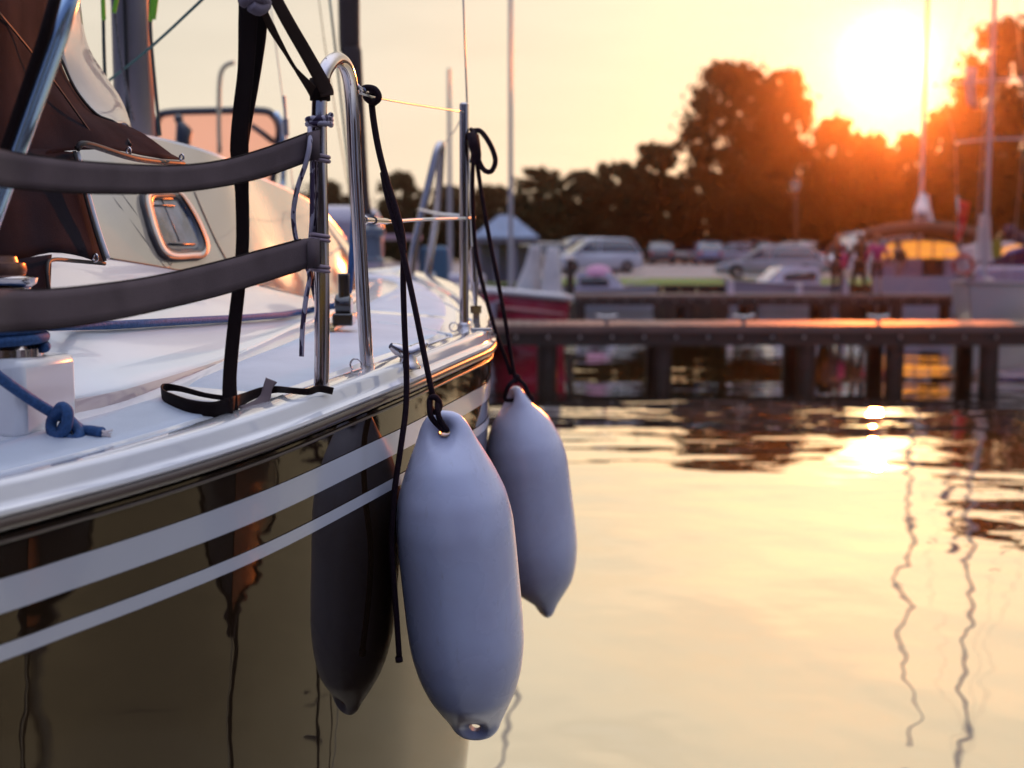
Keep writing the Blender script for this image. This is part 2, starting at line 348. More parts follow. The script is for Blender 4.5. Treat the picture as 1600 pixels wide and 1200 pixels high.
# ---------------------------------------------------------------- trees
bark = mat('tree_bark', (.05, .035, .025), .9, noise_amt=.4, noise_scale=3)
leafm = mat('leaves', (.022, .024, .008), .9, spec=.1, noise_scale=.5, col2=(.040, .034, .011), transl=(.08, .035, .006, .15))
leafm2 = mat('leaves_reddish', (.026, .020, .007), .9, spec=.1, noise_scale=.5, col2=(.042, .029, .010), transl=(.08, .03, .006, .15))
def crown_mesh(seed, h, wd, low, nl=5200, ls=.34, dens=1.0, cols=1):
    """crown of a tree h m tall and wd m wide whose leaves start at height low"""
    r = random.Random(seed); m = MB(); V = []; F = []
    cl = []
    ncl = 40
    for i in range(ncl):
        zt = low+(h-low)*((i+.5)/ncl); t = (zt-low)/(h-low)
        prof = wd/2*(math.sin(math.pi*(.16+.80*t))**.6)*(.72+.4*r.random())
        for _ in range(4):
            a = r.uniform(0, 2*math.pi); q = prof*math.sqrt(r.uniform(.05, 1))*.82
            cr_ = wd*r.uniform(.05, .15)*(1-.3*t)
            cl.append((Vector((q*math.cos(a), q*math.sin(a), min(zt+r.uniform(-.4, .4), h-cr_*.8))), cr_))
    for i in range(nl):
        c, cr_ = r.choice(cl)
        d = Vector((r.gauss(0, 1), r.gauss(0, 1), r.gauss(0, 1))).normalized()*cr_*min(1.5, abs(r.gauss(0, .62)))
        d.z *= .8; p = c+d
        if p.z < low*.6: continue
        nrm = Vector((r.gauss(0, 1), r.gauss(0, 1), r.gauss(0, 1))).normalized(); t1 = nrm.orthogonal().normalized(); t2 = nrm.cross(t1)
        s_ = ls*r.uniform(.6, 1.5); a = r.uniform(0, 6.28); t1, t2 = t1*math.cos(a)+t2*math.sin(a), t2*math.cos(a)-t1*math.sin(a)
        k = len(V); V += [p-t1*s_, p+t2*s_*.55, p+t1*s_, p-t2*s_*.55]; F.append((k, k+1, k+2, k+3))
    me = bpy.data.meshes.new('crown'); me.from_pydata(V, [], F)
    return me, cl
def trunk_mesh(seed, h, low, cl, wd):
    r = random.Random(seed+5); m = MB(); rad = .018*h+.05
    top = Vector((r.uniform(-.3, .3), r.uniform(-.3, .3), h*.72))
    pts = [Vector((0, 0, -.3)), Vector((r.uniform(-.1, .1), 0, low*.6)), Vector((r.uniform(-.3, .3), r.uniform(-.2, .2), h*.4)), top]
    m.tube(pts, [rad*1.3, rad, rad*.7, rad*.2], 8, smooth=4)
    for c, cr_ in r.sample(cl, 22):
        z0 = r.uniform(.25, .75)*c.z; b = Vector((0, 0, z0)); m.tube([b, b.lerp(c, .5)+Vector((0, 0, .2)), c], [rad*.35, rad*.2, rad*.07], 5)
    me = bpy.data.meshes.new('trunk'); me.from_pydata(m.v, [], m.f); me.polygons.foreach_set('use_smooth', [True]*len(me.polygons)); me.materials.append(bark); return me
TV = []
for sd, h, wd, low, nl in ((1, 14, 10, 2.2, 9500), (2, 9.0, 8, .5, 6500), (3, 9.5, 7, .6, 6000), (4, 7.0, 8, .3, 6000), (5, 17, 14, 2.5, 12000), (6, 12, 8.5, 1.2, 8000)):
    cm, cl = crown_mesh(sd, h, wd, low, int(nl*1.7), ls=.24 if h < 12 else .27); TV.append((h, wd, cm, trunk_mesh(sd, h, low, cl, wd)))
for i, tv in enumerate(TV): tv[2].materials.append(leafm if i % 2 == 0 else leafm2)
def tree(px, top, wpx, D, var, label, rz=0, group='trees beyond the car park', x=None):
    h, wd, cm, tm = TV[var]; zb = zland(D)
    X = PX(px, D) if x is None else x
    H = (408-top)/FPX*D+CAMZ-zb; W = wpx/FPX*D
    o = bpy.data.objects.new('tree', None); C.objects.link(o); o.location = (X, D, zb-.05); o.rotation_euler.z = rz
    o.scale = (W/wd, W/wd, H/h); tag(o, label, 'tree', group)
    for nm, me in (('crown', cm), ('trunk', tm)):
        c = bpy.data.objects.new(nm, me); C.objects.link(c); c.parent = o
    return o
front = [(448, 300, 60, 96, 3, 'small tree low behind the mast and the neighbouring windscreen'),
 (515, 285, 130, 94, 3, 'small dark tree just left of the arched gate rail'),
 (628, 270, 120, 90, 2, 'rounded dark tree between the arched rail and the bow rail posts'),
 (702, 292, 110, 92, 1, 'dark tree behind the tall bow stanchion'),
 (768, 290, 120, 92, 3, 'tree behind the looped fender line'),
 (846, 264, 130, 86, 2, 'dark tree right of the mast of the red boat'),
 (905, 268, 130, 88, 1, 'dark tree above the white estate car'),
 (962, 256, 130, 87, 3, 'dark tree above the rear of the white estate car'),
 (1022, 226, 130, 88, 2, 'tree at the left foot of the tallest left crown'),
 (1136, 106, 235, 86, 4, 'tallest tree left of the sun with gaps in its crown'),
 (1216, 118, 150, 90, 0, 'narrow tall tree just right of the tallest crown'),
 (1296, 186, 130, 90, 2, 'orange rimmed tree below left of the sun'),
 (1352, 214, 130, 92, 3, 'low tree directly below the sun'),
 (1408, 212, 120, 93, 1, 'low tree just right below the sun'),
 (1468, 170, 130, 92, 2, 'tree left of the slanted mast with glowing edge'),
 (1570, 40, 275, 84, 4, 'largest tree at the right edge behind the slanted mast'),
 (1660, 90, 150, 86, 0, 'tall tree cut by the right edge of the view')]
for i, (px, tp, wp, D, vr, lb) in enumerate(front): tree(px, tp, wp, D, vr, lb, rz=i*1.7)
# second row that closes the gaps low down
row2 = []
for i in range(17):
    px = 560+i*66; row2.append((px, 330-(35 if px > 960 else 0)-(30 if 1060 < px < 1300 or px > 1420 else 0)-rnd.uniform(0, 18), 110, 103))
for i, (px, tp, wp, D) in enumerate(row2):
    tree(px, tp, wp, D, (3, 1, 2)[i % 3], 'dense lower tree of the row that closes the view behind the car park', rz=i*2.3, group='back row of dense trees')
# bank behind the camera
bk = MB(); bk.box((0, -110, .2), (400, 140, 1.6)); tag(bk.build('rear_bank', mat('short_grass')), kind='structure')
for i in range(22):
    x = -95+i*9.2; o = tree(0, 408-(7+rnd.uniform(-1.5, 4))/60*FPX, 440, 60, (4, 0, 5)[i % 3], 'tree on the bank behind the camera, seen only as reflections', rz=i*1.3, group='trees on the bank behind the camera', x=x)
    o.location.y = -46-rnd.uniform(0, 8)
# the same wood goes on round the bay (seen mirrored in the hull)
for i in range(15):
    az = R(26+i*4.2); D = 80; X = math.tan(az)*D if az < R(60) else 140+i*3
    dist = 80 if az < R(60) else 80-(i-8)*9
    o = tree(0, 408-(9+rnd.uniform(-2, 5))/80*FPX, 260, 80, (0, 5, 4)[i % 3], 'tree of the wood that runs on round the bay beyond the right edge', rz=i, group='wood round the bay', x=X)
    o.location.y = dist
# ---------------------------------------------------------------- the sailing yacht alongside
A0 = Vector((-1.42, 2.8, 0)); AX = Vector((math.sin(R(12)), math.cos(R(12)), 0)); NR = Vector((math.cos(R(12)), -math.sin(R(12)), 0))
def W3(a, off, z): return A0+AX*a+NR*off+Vector((0, 0, z))
def A3(p): q = p-A0; return (q.dot(AX), q.dot(NR), p.z)
def rail(px, pre=(), post=()):
    t = list(pre)+[A3(P(*q)) for q in px]+list(post)
    return fn([(a, o) for a, o, z in t]), fn([(a, z) for a, o, z in t])
yacht = empty('sailing_yacht', (-1.42, 2.8, 0), 'sailing yacht with glossy dark hull, two pale stripes, white deck and brown sprayhood', 'sailing yacht')
So, Sz = rail([(0, 822, 1.457), (100, 795, 1.555), (400, 704, 1.866), (556, 642, 2.13), (665, 596, 2.43), (753, 556, 2.86), (768, 528, 3.35)],
              pre=[(-3.1, 0, 1.42), (-2.9, .32, 1.40), (-2.0, .76, 1.345)],
              post=[A3(Vector((-.085, 4.0, 1.42))), A3(Vector((-.22, 5.0, 1.455))), A3(Vector((-.40, 5.9, 1.485))), A3(Vector((-.56, 6.55, 1.51))), (3.98, 0, 1.52)])
A_ = [-3.1, -3.05, -2.95]+[-2.8+i*.16 for i in range(7)]+[-1.7+i*.06 for i in range(90)]+[3.72, 3.78, 3.84, 3.89, 3.93, 3.96, 3.975]
def mirror(mb):
    k = len(mb.v); vs = []
    for p in mb.v: a, o, z = A3(p); vs.append(W3(a, -o, z))
    mb.add(vs, [tuple(reversed(f)) for f in mb.f]); return mb
def sm(x, a, b): t = max(0, min(1, (x-a)/(b-a))); return t*t*(3-2*t)
def hullpt(a, h, out=0):
    o = So(a); o = max(o, 0)
    ff = .05*h+.32*max(0, h-.95)**2+(.10*h+.30*h*h)*sm(a, .3, 3.2)*.9
    o2 = max(0, o-ff) if o > .02 else 0
    rk = .26*h*sm(a, 1.0, 3.98)
    return W3(a-rk, (o2+out) if o > .02 else 0, Sz(a)-h)
HS = [.012, .03, .05]+[.08+i*.05 for i in range(14)]+[.82, .95, 1.1, 1.25, 1.4, 1.55, 1.65]
hull = mirror(MB().loft([[hullpt(a, h) for h in HS] for a in A_])).build('hull', hullpaint, yacht, smooth=60)
for h0, h1 in ((.066, .110), (.149, .170)):
    m = MB().loft([[hullpt(a, h0+(h1-h0)*t+(.012*(a+1.2) if h0 > .1 else .005*(a+1.2)), .0018) for t in (0, .33, .66, 1)] for a in A_ if -2.9 < a < 3.8])
    mirror(m).build('stripe', stripe_m, hull, smooth=60)
sec = [(.000, .011), (.009, .012), (.0115, .016), (.0105, .021), (.003, .025), (.0005, .027), (-.001, .031), (-.003, .046), (-.006, .051), (-.012, .0535), (-.020, .054), (-.050, .050), (-.078, .047), (-.084, .045), (-.088, .040), (-.092, .033), (-.110, .032)]
def rp(a, do, dz):
    o = So(a); k = min(1, max(0, o)/.12); return W3(a, max(0, o+do*k), Sz(a)+dz)
toe = mirror(MB().loft([[rp(a, do, dz) for do, dz in sec] for a in A_])).build('toe_rail', gel_gloss, yacht, smooth=38)
m = MB()
for sg in (1, -1):
    m.tube([W3(a, sg*max(0, So(a)+.002), Sz(a)+.003) for a in A_], .0105, 10, caps=False)
m.build('rub_strake', rubber, yacht, smooth=180)
m = MB()
m.tube([W3(a, So(a)+.0015, Sz(a)-.020) for a in A_ if -2.9 < a < 3.85], .0028, 6, caps=False)
m.build('hull_moulding', rubber, yacht, smooth=180)
def deckpt(a, t):
    o = So(a); e = max(0, o-.108*min(1, o/.12)); return W3(a, e*(1-t), Sz(a)+.033+.045*math.sin(t*math.pi/2)*min(1, o))
deckm = mirror(MB().loft([[deckpt(a, t) for t in (0, .02, .05, .1, .2, .35, .5, .7, .85, 1)] for a in A_]))
deck = deckm.build('deck', gel, yacht, smooth=60)
# low coaming and coachroof
Cto, Ctz = rail([(0, 652, 1.83), (70, 629, 1.92), (187, 608, 2.03), (282, 580, 2.22), (400, 540, 2.63), (475, 507, 3.12), (520, 487, 3.5), (555, 467, 3.95)],
                pre=[(-2.6, .38, 1.42), (-1.7, .66, 1.385)], post=[(2.1, .44, 1.50), (2.7, .25, 1.515), (2.95, .08, 1.515), (3.0, 0, 1.515)])
Cbo, Cbz = rail([(0, 705, 1.81), (70, 687, 1.88), (240, 635, 2.12), (400, 572, 2.60), (485, 532, 3.12), (535, 503, 3.65)],
                pre=[(-2.6, .42, 1.36), (-1.7, .69, 1.32)], post=[(2.1, .50, 1.455), (2.7, .31, 1.475), (3.0, .12, 1.48), (3.06, 0, 1.48)])
Bo, Bz = rail([(-80, 375, 2.25), (170, 403, 2.75), (290, 424, 3.1), (380, 440, 3.4), (430, 450, 3.65), (485, 463, 3.97), (530, 462, 4.25), (562, 452, 4.6)],
              pre=[(-2.2, .45, 1.62)], post=[(2.3, .33, 1.52), (2.6, .18, 1.525), (2.72, .06, 1.525), (2.75, 0, 1.525)])
To, Tz = rail([(60, 226, 2.85), (160, 220, 3.03), (240, 215, 3.3), (340, 243, 3.6), (400, 275, 3.95), (485, 315, 4.4), (540, 372, 4.8)],
              pre=[(-2.2, .27, 1.86), (-1.2, .29, 1.865)], post=[(2.35, .26, 1.60), (2.6, .13, 1.55), (2.72, .04, 1.53), (2.75, 0, 1.528)])
AC = [-2.2+i*.06 for i in range(80)]+[2.62, 2.66, 2.70, 2.73, 2.748]
def coam(a):
    k = 1
    if a > 2.748: return None
    cb = W3(a, max(.0, Cbo(a)), Cbz(a)-.02); cb2 = W3(a, max(.0, Cbo(a)), Cbz(a)+.0); ct = W3(a, max(0, Cto(a)), Ctz(a)-.004); ct2 = W3(a, max(0, Cto(a)-.006), Ctz(a)+.004)
    b = W3(a, max(0, Bo(a)+.004), Bz(a)+.0)
    ct3 = ct.lerp(b, .12); return [cb, cb2, cb2.lerp(ct, .3), cb2.lerp(ct, .8), ct]+chaikin([ct, ct2, ct3], 2)[1:]+[ct3.lerp(b, .3), ct3.lerp(b, .65), b]
def panel(a0, a1, inner, k=26):
    secs = []
    for i in range(k+1):
        t = i/k; a = a0+(a1-a0)*t; edge = min(1, min(t, 1-t)/.02+.75)     # corners eased
        o = So(a); e = max(0, o-.108*min(1, o/.12)); oo = e-.030-.02*(1-edge); ii = max(inner(a), .012)+.02*(1-edge)
        if oo-ii < .02: continue
        row = []
        for q in (0, .03, .2, .4, .6, .8, .97, 1):
            off = oo+(ii-oo)*q; tt = 1-off/max(e, .01); p = deckpt(a, tt); row.append(p+Vector((0, 0, .0028 if 0 < q < 1 and 0 < i < k else -.001)))
        secs.append(row)
    MB().loft(secs).build('non_skid_panel', antislip, deck, smooth=60)
    mm_ = MB().loft([[(lambda q: W3(q[0], -q[1], q[2]))(A3(p)) for p in row] for row in secs]); mm_.build('non_skid_panel', antislip, deck, smooth=60)
panel(-2.3, -.52, lambda a: Cbo(a)+.035); panel(-.47, 1.02, lambda a: Cbo(a)+.035); panel(1.07, 2.2, lambda a: Cbo(a)+.04); panel(2.25, 3.35, lambda a: (Cbo(a)+.04) if a < 2.95 else .012)
coamb = MB().loft([coam(a) for a in AC]); mirror(coamb); coaming = coamb.build('coaming', gel, yacht, smooth=60)
mf = MB().loft([[W3(a, max(0, Cbo(a)+.0035), Cbz(a)-.012), W3(a, max(0, Cbo(a)*.5+Cto(a)*.5+.004), Ctz(a)*.5+Cbz(a)*.5), W3(a, max(0, Cto(a)+.0035), Ctz(a)-.007), W3(a, max(0, Cto(a)+.001), Ctz(a)-.003)] for a in AC[:-16]])
mirror(mf).build('coaming_face', mat('gelcoat_pink_reflection', (.56, .45, .45), .07, coat=1, coat_rough=.02, noise_amt=.1, noise_scale=2), coaming, smooth=180)  # white gelcoat face with its warm reflection painted in as pink
def cab(a):
    b = W3(a, max(0, Bo(a)), Bz(a)-.002); t = W3(a, max(0, To(a)), Tz(a)); m_ = b.lerp(t, .5)+NR*.012
    return [b, b.lerp(m_, .5)+NR*.004, m_, m_.lerp(t, .6)+NR*.003, t]
cabs = mirror(MB().loft([cab(a) for a in AC])); cabin = cabs.build('cabin', beige, yacht, smooth=60)
def rf(a):
    o = To(a); z = Tz(a); return [W3(a, max(0, o+.004), z-.012)]+[W3(a, max(0, o*(1-t)), z+.004+.05*math.sin(t*math.pi/2)*min(1, o*2.4)) for t in (0, .04, .12, .3, .6, 1)]
roofm = mirror(MB().loft([rf(a) for a in AC])); roof = roofm.build('roof', gel, cabin, smooth=60)
# everything solid on the yacht, to set fittings down on
sv, sf = [], []
for mm in (deckm, coamb, cabs, roofm):
    k = len(sv); sv += mm.v; sf += [tuple(i+k for i in f) for f in mm.f]
for src in (toe, hull):
    k = len(sv); off = root_loc(src); sv += [q.co+off for q in src.data.vertices]; sf += [tuple(i+k for i in p.vertices) for p in src.data.polygons]
BV = BVHTree.FromPolygons(sv, sf)
def hit(px, py, lift=0):
    d = ray(px, py); p, nn, i, t = BV.ray_cast(Vector((0, 0, CAMZ)), d)
    if p is None: return None, Vector((0, 0, 1))
    if nn.dot(d) > 0: nn = -nn
    return p+nn*lift, nn
def drop(p):
    q, nn, i, t = BV.ray_cast(Vector((p.x, p.y, p.z+.6)), Vector((0, 0, -1))); return q
# ---------------------------------------------------------------- fittings of the yacht
def up_pt(p, hgt): return p+Vector((0, 0, hgt))
# arched gate rail
bl = P(502, 614, 2.10); br = P(575, 597, 2.38)
gate = PP([(502, 614, 2.10), (503, 540, 2.10), (503, 460, 2.10), (501, 330, 2.10), (499, 230, 2.10), (499, 165, 2.10), (503, 125, 2.11), (513, 102, 2.13), (526, 93, 2.17), (539, 102, 2.21), (547, 127, 2.25), (551, 170, 2.28), (555, 260, 2.31), (562, 380, 2.34), (569, 500, 2.37), (575, 597, 2.38)])
gr = MB().tube(gate, .0132, 18, smooth=6).build('gate_rail', steel, yacht, smooth=180)
for b in (bl, br):
    MB().lathe(b+Vector((0, 0, -.012)), [(0, .026), (.004, .027), (.007, .022), (.013, .017), (.02, .0165), (.021, .014)], 24).build('base_flange', steel, gr, smooth=50)
# inner leg of the arch seen doubled (a second lighter tube behind it)
st = MB().tube(PP([(725, 528, 3.14), (725, 163, 3.14)]), .0118, 16)
st.sphere(P(725, 164, 3.14), .0122, 12, scale=(1, 1, .6)); st = st.build('stanchion', steel, yacht, smooth=50)
MB().lathe(P(725, 530, 3.14)+Vector((0, 0, -.012)), [(0, .034), (.004, .035), (.008, .02), (.05, .016), (.055, .0125)], 20).build('base_flange', steel, st, smooth=50)
# bow rail at the stem
pr = PP([(640, 470, 5.9), (645, 400, 5.9), (660, 330, 5.92), (676, 262, 5.95), (684, 232, 5.97), (689, 226, 6.0), (689, 240, 6.0), (683, 330, 6.05), (672, 400, 6.1), (666, 440, 6.1)])
MB().tube(pr, .019, 12, smooth=5).build('bow_rail', steel, yacht, smooth=180)
# lifelines
wire = mat('steel_wire', (.55, .52, .48), .3, metal=.8); sheath = mat('white_wire_sheath', (.72, .68, .62), .4)
m = MB().tube(PP([(553, 143, 2.28), (585, 152, 2.33), (640, 162, 2.6), (725, 175, 3.13)]), .0020, 6, smooth=4)
m.tube(PP([(726, 175, 3.15), (710, 205, 4.4), (690, 228, 6.0)]), .0022, 6); m.build('upper_lifeline', wire, yacht, smooth=180)
m = MB().tube(PP([(562, 345, 2.33), (610, 346, 2.5), (660, 343, 2.75), (728, 341, 3.14), (741, 340, 3.3)]), .0037, 8, smooth=4)
m.tube(PP([(725, 338, 3.16), (684, 334, 4.7), (655, 327, 5.93)]), .0055, 8); m.build('lower_lifeline', sheath, yacht, smooth=180)
def shackle(px, py, D, tx, ty, TD, name='shackle'):
    a = P(px, py, D); b = P(tx, ty, TD); d = (b-a); m = MB()
    m.tube([a, a.lerp(b, .3)], .0052, 10); m.tube([a.lerp(b, .30), a.lerp(b, .36)], .0075, 12); m.tube([a.lerp(b, .36), a.lerp(b, .8)], .0058, 10); m.tube([a.lerp(b, .8), b], [.0052, .003], 8)
    m.torus(a-d*.1, .008, .0024, axis=(.2, 1, .1), n=14, m=6); return m.build(name, steel, yacht, smooth=60)
shackle(572, 344, 2.35, 612, 346, 2.48); shackle(558, 139, 2.29, 586, 150, 2.37)
MB().torus(P(558, 139, 2.29), .0105, .003, axis=(.3, .4, 1), n=16, m=6).build('rail_eye', steel, yacht, smooth=180)
# shroud with its turnbuckle at the chainplate
m = MB().tube(PP([(722, -700, 3.35), (724, 0, 3.32), (738, 400, 3.3)]), .0026, 8); m.build('shroud', wire, yacht, smooth=180)
a, b = P(738, 385, 3.3), P(745, 508, 3.3)
tb = MB(); tb.tube([a, a.lerp(b, .12)], .006, 10); tb.tube([a.lerp(b, .04), a.lerp(b, .10)], .0125, 12); tb.tube([a.lerp(b, .10), a.lerp(b, .45)], .011, 12); tb.tube([a.lerp(b, .45), a.lerp(b, .72)], [.011, .005], 12); tb.tube([a.lerp(b, .72), b], .0045, 8)
tb.box(a.lerp(b, .80), (.03, .012, .02)); tb.box(a.lerp(b, .90), (.018, .01, .04)); tb.box(b+Vector((0, 0, -.02)), (.01, .03, .06)); tb.build('turnbuckle', steel, yacht, smooth=45)
p_, n_ = hit(752, 515, 0); 
if p_: MB().box(p_, (.05, .025, .008), rz=R(8)).build('chainplate', steel_d, yacht, bevel=.002)
# grey webbing bands between the rails
ribbon([(-260, 170, 1.15), (-120, 205, 1.30), (0, 234, 1.50), (75, 246, 1.58), (150, 254, 1.66), (260, 259, 1.80), (340, 252, 1.90), (410, 233, 1.99), (482, 207, 2.075), (492, 203, 2.09)],
       [(-260, 240, 1.15), (-120, 272, 1.30), (0, 291, 1.50), (75, 298, 1.58), (150, 302, 1.66), (260, 301, 1.80), (340, 292, 1.90), (410, 277, 1.99), (482, 252, 2.075), (492, 249, 2.09)]).build('webbing_band', webbing, yacht, solid=.0028, smooth=180)
ribbon([(-260, 440, 1.15), (-120, 450, 1.30), (0, 452, 1.50), (75, 452, 1.58), (150, 445, 1.66), (240, 432, 1.77), (340, 409, 1.90), (410, 390, 1.99), (470, 374, 2.06), (490, 372, 2.08)],
       [(-260, 520, 1.15), (-120, 520, 1.30), (0, 518, 1.50), (75, 514, 1.58), (150, 504, 1.66), (240, 486, 1.77), (340, 462, 1.90), (410, 441, 1.99), (470, 422, 2.06), (490, 418, 2.08)]).build('webbing_band', webbing, yacht, solid=.0028, smooth=180)
for y0, y1 in ((205, 250), (374, 418)):   # stitched end patches round the tube and their seizings
    m = MB(); A, B = P(481, y0+2, 2.065), P(481, y1+2, 2.065); A2, B2 = P(499, y0-2, 2.075), P(499, y1-2, 2.075)
    m.loft([[A+(B-A)*t for t in (0, .5, 1)], [A2+(B2-A2)*t for t in (0, .5, 1)]]).build('band_end_patch', webbing, yacht, solid=.005, smooth=180)
for y in (247, 371, 419):
    m = MB(); q = P(500, y, 2.10)
    for dz in (-.0035, .0035): m.torus(q+Vector((0, 0, dz)), .0158, .0034, axis=(.15, 0, 1), n=20, m=6)
    m.build('seizing', mat('lilac_twine', (.30, .22, .26), .6), yacht, smooth=180)
for eg in ([(-260, 170, 1.15), (-120, 205, 1.30), (0, 234, 1.50), (75, 246, 1.58), (150, 254, 1.66), (260, 259, 1.80), (340, 252, 1.90), (410, 233, 1.99), (482, 207, 2.075)],
           [(-260, 240, 1.15), (-120, 272, 1.30), (0, 291, 1.50), (75, 298, 1.58), (150, 302, 1.66), (260, 301, 1.80), (340, 292, 1.90), (410, 277, 1.99), (482, 252, 2.075)],
           [(-260, 440, 1.15), (-120, 450, 1.30), (0, 452, 1.50), (75, 452, 1.58), (150, 445, 1.66), (240, 432, 1.77), (340, 409, 1.90), (410, 390, 1.99), (470, 374, 2.06)],
           [(-260, 520, 1.15), (-120, 520, 1.30), (0, 518, 1.50), (75, 514, 1.58), (150, 504, 1.66), (240, 486, 1.77), (340, 462, 1.90), (410, 441, 1.99), (470, 422, 2.06)]):
    MB().tube([q+Vector((0, -.0005, 0)) for q in crom(PP(eg), 6)], .0015, 6).build('band_selvage', webdark, yacht, smooth=180)
# split rings
for px, py, D, r_ in ((556, 570, 2.34, .0115), (709, 511, 3.12, .0115)):
    MB().torus(P(px, py, D), r_, .0019, axis=(.25, 1, 0), n=24, m=6).build('split_ring', steel, yacht, smooth=180)
# deck cleat near the rail
p_, n_ = hit(638, 576, 0)
m = MB(); m.lathe(p_, [(0, .024), (.006, .024), (.012, .018), (.028, .014)], 20); m.tube([p_+Vector((-.032, -.018, .046)), p_+Vector((-.02, -.010, .038)), p_+Vector((0, 0, .030)), p_+Vector((.02, .010, .038)), p_+Vector((.034, .018, .048))], [.006, .012, .014, .012, .006], 12, smooth=3)
m.build('cleat', steel, yacht, smooth=60)
# genoa track and block with a glint
ta, _ = hit(514, 521, .004); tb_, _ = hit(552, 497, .004)
MB().bar(ta+Vector((0, 0, .006)), tb_+Vector((0, 0, .006)), .026, .012).build('genoa_track', mat('bronze_track', (.5, .38, .2), .25, metal=1), yacht, bevel=.002)
blk = P(537, 470, 2.98)
m = MB(); m.box(blk+Vector((0, 0, .03)), (.028, .04, .075), rz=R(12)); m.lathe(blk+Vector((-.02, 0, -.01)), [(0, .026), (.006, .028), (.034, .028), (.04, .026)], 20, axis=(1, 0, 0)); m.box(blk+Vector((0, 0, -.045)), (.05, .06, .03)); m.build('sheet_block', mat('gloss_black_block', (.02, .015, .015), .15, coat=1), yacht, bevel=.004)
# porthole
def contour(pts, k=5): return crom([Vector((x, y, 0)) for x, y in pts], k, True)
oc = [(224, 303), (248, 298), (276, 300), (292, 317), (310, 348), (323, 382), (320, 401), (300, 404), (270, 405), (252, 396), (240, 372), (230, 340)]
cx, cy = 275, 352
def ring_pts(sc_, dx=0, dy=0, lift=0):
    r = []
    for q in contour(oc):
        x, y = cx+dx+(q.x-cx)*sc_, cy+dy+(q.y-cy)*sc_; p, nn = hit(x, y)
        r.append(P(x, y, 2.75) if p is None else p)
    return r
pl = ring_pts(1.0); cen = sum(pl, Vector())/len(pl)
e1 = (pl[len(pl)//2]-pl[0]).normalized(); nrm = Vector((0, 0, 0))
for i in range(len(pl)): nrm += (pl[i]-cen).cross(pl[(i+1) % len(pl)]-cen)
nrm.normalize()
if nrm.dot(Vector((0, 0, CAMZ))-cen) < 0: nrm = -nrm
def flat_ring(sc_, lift, dx=0, dy=0):
    r = []
    for q in contour(oc):
        p, nn = hit(cx+dx+(q.x-cx)*sc_, cy+dy+(q.y-cy)*sc_); r.append(p+nn*(lift+.011))
    return r
def frame(scs, name, m, par):
    secs = [flat_ring(*s_) for s_ in scs]; n_ = len(secs[0]); mb_ = MB(); vs = [p for q in secs for p in q]; fs = []
    for i in range(len(secs)-1):
        for k in range(n_): fs.append((i*n_+k, i*n_+(k+1) % n_, (i+1)*n_+(k+1) % n_, (i+1)*n_+k))
    return mb_.add(vs, fs).build(name, m, par, smooth=60)
frm = mat('cream_frame', (.72, .62, .50), .45)
ph = frame([(1.00, -.016), (1.00, -.004), (.985, -.001), (.95, .000), (.87, .000), (.855, -.002), (.85, -.014)], 'porthole', frm, cabin)
frame([(1.02, -.012, -5, 2), (1.02, -.002, -5, 2), (1.0, .002, -5, 2), (.95, .002, -5, 2)], 'gasket', mat('black_gasket', (.02, .016, .02), .5), ph)
frame([(.87, -.006), (.85, -.001), (.82, -.001), (.72, -.007), (.70, -.012)], 'inner_seal', mat('navy_seal', (.012, .014, .03), .3), ph)
m = MB().loft([flat_ring(s_, -.009) for s_ in (.76, .6, .4, .2, .01)], closed=True)
m.build('pane', mat('porthole_pane', (.015, .025, .055), .12, coat=.3, col2=(.16, .19, .27), noise_scale=13, bump=.003, bump_scale=10), ph, smooth=0)
m = MB(); f1 = flat_ring(.76, -.001)
def pz(x, y, l=.0):
    p, nn = hit(x, y); return p+nn*(l+.003)
m.tube([pz(251, 312), pz(279, 378)], .0016, 6); m.tube([pz(232, 312, .002), pz(250, 312, .002), pz(267, 312, .002)], .0022, 6); m.tube([pz(232, 322, .002), pz(250, 322, .002), pz(270, 323, .002)], .0018, 6)
m.tube([pz(262, 382, .002), pz(302, 383, .002)], .0025, 6); m.build('pane_catch', blackm, ph, smooth=180)
# seams on the cabin side and foredeck
seam = mat('black_seam', (.012, .010, .010), .4)
def on_surface(lst, lift=.001, k=6):
    o = []
    for q in crom([Vector((x, y, 0)) for x, y in lst], k):
        p, nn = hit(q.x, q.y, lift)
        if p: o.append(p)
    return o
def seamline(lst, r, name='seam', m=seam, par=None):
    o = on_surface(lst)
    if len(o) > 2: return MB().tube(o, r, 6).build(name, m, par or cabin, smooth=180)
seamline([(303, 300), (318, 335), (336, 375), (356, 412)], .0024); seamline([(168, 404), (230, 414), (290, 425), (350, 436), (410, 446)], .002)
seamline([(405, 446), (450, 457), (483, 464), (500, 458), (520, 452)], .0018)
for l_ in ([(172, 303), (215, 360), (255, 414), (266, 417)], [(190, 303), (220, 345), (262, 410), (269, 408)]): seamline(l_, .0008, 'pinstripe', mat('grey_line', (.2, .18, .16), .4))
seamline([(590, 505), (620, 508), (660, 514), (705, 524)], .004, 'deck_seam', gel, deck)
seamline([(600, 470), (640, 462), (700, 476), (735, 500)], .003, 'deck_seam', gel, deck)
